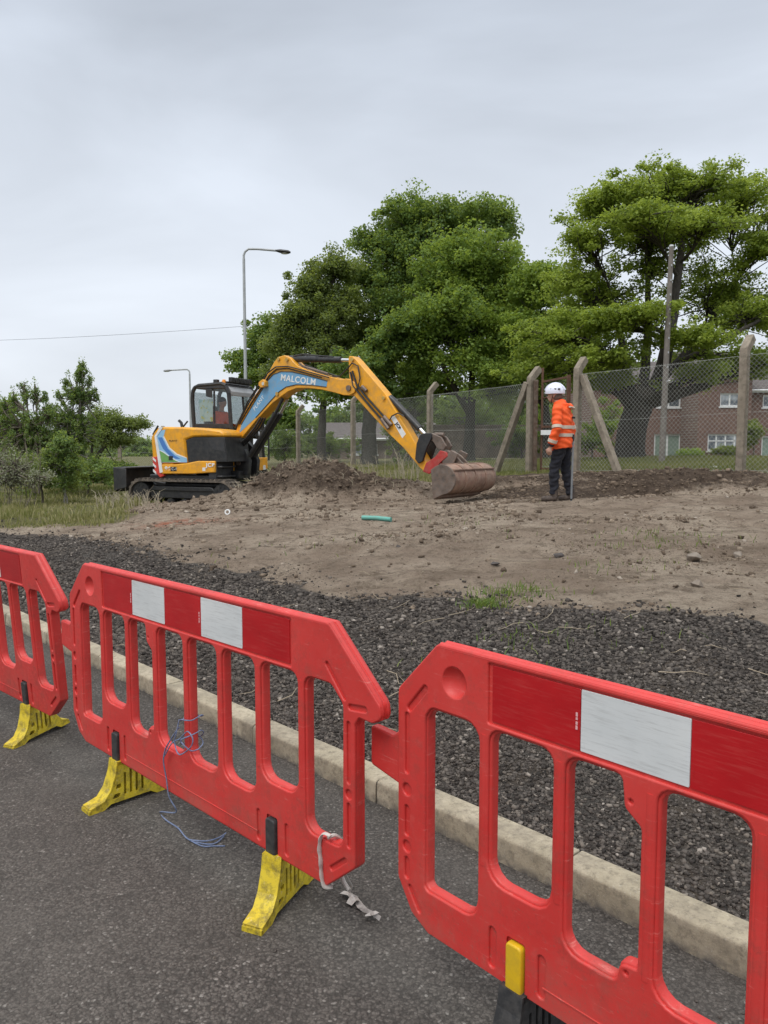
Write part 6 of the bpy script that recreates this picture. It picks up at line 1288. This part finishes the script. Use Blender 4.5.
tree('sallow_bush', 'light green leafy bush at the foot of the birches', g, [([(g[0],g[1],g[2]-.1),T(66,470),T(66,440)],.025,.01),([(g[0]+.1,g[1],g[2]-.1),T(62,475),T(56,450)],.02,.01)],
 [L3(66,448,Yb4,15,15,1,22),L3(54,462,Yb4,18,14,1,24),L3(70,468,Yb4,13,12,1,16),L3(60,482,Yb4,20,9,1,14)], M['leaf_birch'], M['birchbark'], .05, 100, .22, 'trees and bushes at the left', .8, .5, .3, 'bush', tint=(.2,1), aspect=.7)
Yb5 = 15.5; g = Gz(12, Yb5); T = lambda u, v, dY=0: tuple(at(u, v, Yb5+dY)); sk = []
for k in range(26): u = random.uniform(-25,42); sk.append(([(g[0]+(u-12)*.012,g[1]+random.uniform(-.4,.4),g[2]-.05),T(u*.9+3,470,0),T(u+random.uniform(-8,8),random.uniform(432,455),random.uniform(-.4,.4))],.006,.002))
tree('scrub_bush', 'tangled grey half-bare scrub at the left edge', g, sk, [L3(-5,462,Yb5,22,20,1,22),L3(18,470,Yb5,24,16,1,24),L3(38,478,Yb5,16,8,1,14),L3(5,482,Yb5,28,10,1,18)], M['leaf_grey'], M['twig'], .04, 55, .24, 'trees and bushes at the left', .9, .2, .3, 'bush', aspect=.5)
for i, (u, v, Yy, ru, rv, lab) in enumerate(((4,405+20,23,22,30,'dense green bush at the far left edge behind the scrub'),(42,474,17.2,44,18,'dense olive bramble mass at the foot of the birches'),(88,474,20,30,14,'low leafy bramble to the right of the light green bush'),(112,470,27,26,9,'dark low growth under the hawthorn'))):
    p = at(u, v+rv, Yy); z_ = gz_at(p[0], Yy); tree('bush', lab, (p[0],Yy,z_), [([(p[0],Yy,z_-.1),(p[0],Yy,z_+.3),(p[0],Yy,z_+.6)],.03,.015)], [L3(u,v,Yy,ru,rv,1,46)], (M['leaf_mid'],M['leaf_olive'],M['leaf_birch'],M['leaf_dark'])[i], M['twig'], .06, 110, .3, 'trees and bushes at the left', .8, .5, .3, 'bush')
# straggly pale weeds / dead stems in front of the tracks and along the fence
def stems(name, label, u0, u1, Yy, n, h0, h1, mat, v=480):
    m = MB()
    for k in range(n):
        u = random.uniform(u0, u1); yy = Yy+random.uniform(-.5,.5); x = at(u, v, yy)[0]; z = gz_at(x, yy); h_ = random.uniform(h0,h1); a, b = random.uniform(-.35,.35)*h_, random.uniform(-.3,.3)*h_
        m.tube([(x,yy,z-.02),(x+a*.4,yy+b*.4,z+h_*.6),(x+a,yy+b,z+h_)], [.008,.006,.003], 4, cap=False)
        for j in range(3): t = random.uniform(.4,.95); m.tube([(x+a*t*t,yy+b*t*t,z+h_*t),(x+a*t*t+random.uniform(-.12,.12),yy+b*t,z+h_*t+random.uniform(.02,.12))], [.004,.002], 3, cap=False)
    o = m.build(name, mat); tag(o, label, 'dead stems', kind='stuff'); return o
M['straw2'] = simple('dead_stem', (.38,.33,.24), .9, .2)
stems('dead_stems', 'pale dead weed stems along the fence foot behind the mound', 318, 420, 19, 60, .3, 1.0, M['straw2'])
stems('dead_stems', 'dry roots and stalks sticking out of the spoil mound', 235, 400, 14.4, 45, .03, .10, M['straw2'])
stems('dead_stems', 'pale dry stalks in front of the excavator track', 95, 158, 13.9, 50, .08, .28, M['straw2'])

# ------------------------------------------------------------------ world & light
w = bpy.data.worlds.new('World'); scene.world = w; w.use_nodes = True; nt = w.node_tree; bg = nt.nodes['Background']
def nn_(t, **kw):
    q = nt.nodes.new(t)
    for k, v in kw.items(): setattr(q, k, v)
    return q
sky = nn_('ShaderNodeTexSky', sky_type='NISHITA', sun_disc=False); SUN_EL, SUN_AZ = R(58), R(215)
sky.sun_elevation = SUN_EL; sky.sun_rotation = SUN_AZ; sky.dust_density = 3
tc = nn_('ShaderNodeTexCoord'); sx = nn_('ShaderNodeSeparateXYZ'); nt.links.new(tc.outputs['Generated'], sx.inputs[0])
mp = nn_('ShaderNodeMapping'); mp.inputs['Scale'].default_value = (1.0, 1.0, 2.6); nt.links.new(tc.outputs['Generated'], mp.inputs['Vector'])
def wn(sc, det, dist=0):
    q = nn_('ShaderNodeTexNoise'); q.inputs['Scale'].default_value = sc; q.inputs['Detail'].default_value = det; q.inputs['Roughness'].default_value = .5; q.inputs['Distortion'].default_value = dist; nt.links.new(mp.outputs[0], q.inputs['Vector']); return q.outputs['Fac']
cr = nn_('ShaderNodeValToRGB'); nt.links.new(sx.outputs['Z'], cr.inputs[0]); e = cr.color_ramp.elements
SK = [(0,(7.3,7.7,8.25)),(.12,(7.0,7.45,8.1)),(.30,(6.4,6.9,7.65)),(.50,(5.2,5.7,6.5)),(.70,(10.5,10.8,11.2)),(1,(18,18.3,18.5))]
e[0].color = (*[q/20 for q in SK[0][1]], 1); e[1].color = (*[q/20 for q in SK[-1][1]], 1)
for p, c in SK[1:-1]:
    x = e.new(p); x.color = (*[q/20 for q in c], 1)
mul = nn_('ShaderNodeMix', data_type='RGBA', blend_type='MULTIPLY'); mul.inputs[0].default_value = 1
mr = nn_('ShaderNodeMapRange'); nt.links.new(wn(1.7, 5, .5), mr.inputs[0]); mr.inputs[1].default_value = .3; mr.inputs[2].default_value = .7; mr.inputs[3].default_value = .84; mr.inputs[4].default_value = 1.16
cmb = nn_('ShaderNodeCombineColor'); [nt.links.new(mr.outputs[0], cmb.inputs[i]) for i in range(3)]
nt.links.new(cr.outputs[0], mul.inputs[6]); nt.links.new(cmb.outputs[0], mul.inputs[7])
sc13 = nn_('ShaderNodeMix', data_type='RGBA', blend_type='MULTIPLY'); sc13.inputs[0].default_value = 1; nt.links.new(mul.outputs[2], sc13.inputs[6]); sc13.inputs[7].default_value = (20,20,20,1)
mx = nn_('ShaderNodeMix', data_type='RGBA'); mx.inputs[0].default_value = .93; nt.links.new(sky.outputs[0], mx.inputs[6]); nt.links.new(sc13.outputs[2], mx.inputs[7])
nt.links.new(mx.outputs[2], bg.inputs[0]); bg.inputs[1].default_value = .1
sl = bpy.data.lights.new('sun', 'SUN'); sl.energy = 1.4; sl.angle = R(25); sl.color = (1,.97,.93); so = bpy.data.objects.new('sun', sl); COL.objects.link(so)
# from behind-left of the camera
d_ = Vector((-math.sin(R(35))*math.cos(SUN_EL), -math.cos(R(35))*math.cos(SUN_EL), math.sin(SUN_EL))); so.rotation_euler = d_.to_track_quat('Z', 'Y').to_euler()
scene.view_settings.view_transform = 'Standard'; scene.view_settings.look = 'None'; scene.view_settings.gamma = 1; scene.view_settings.exposure = .17
scene.render.resolution_x = 768; scene.render.resolution_y = 1024
for o in list(bpy.data.objects):
    if o.name.startswith('t.') or o.name == 't': bpy.data.objects.remove(o)
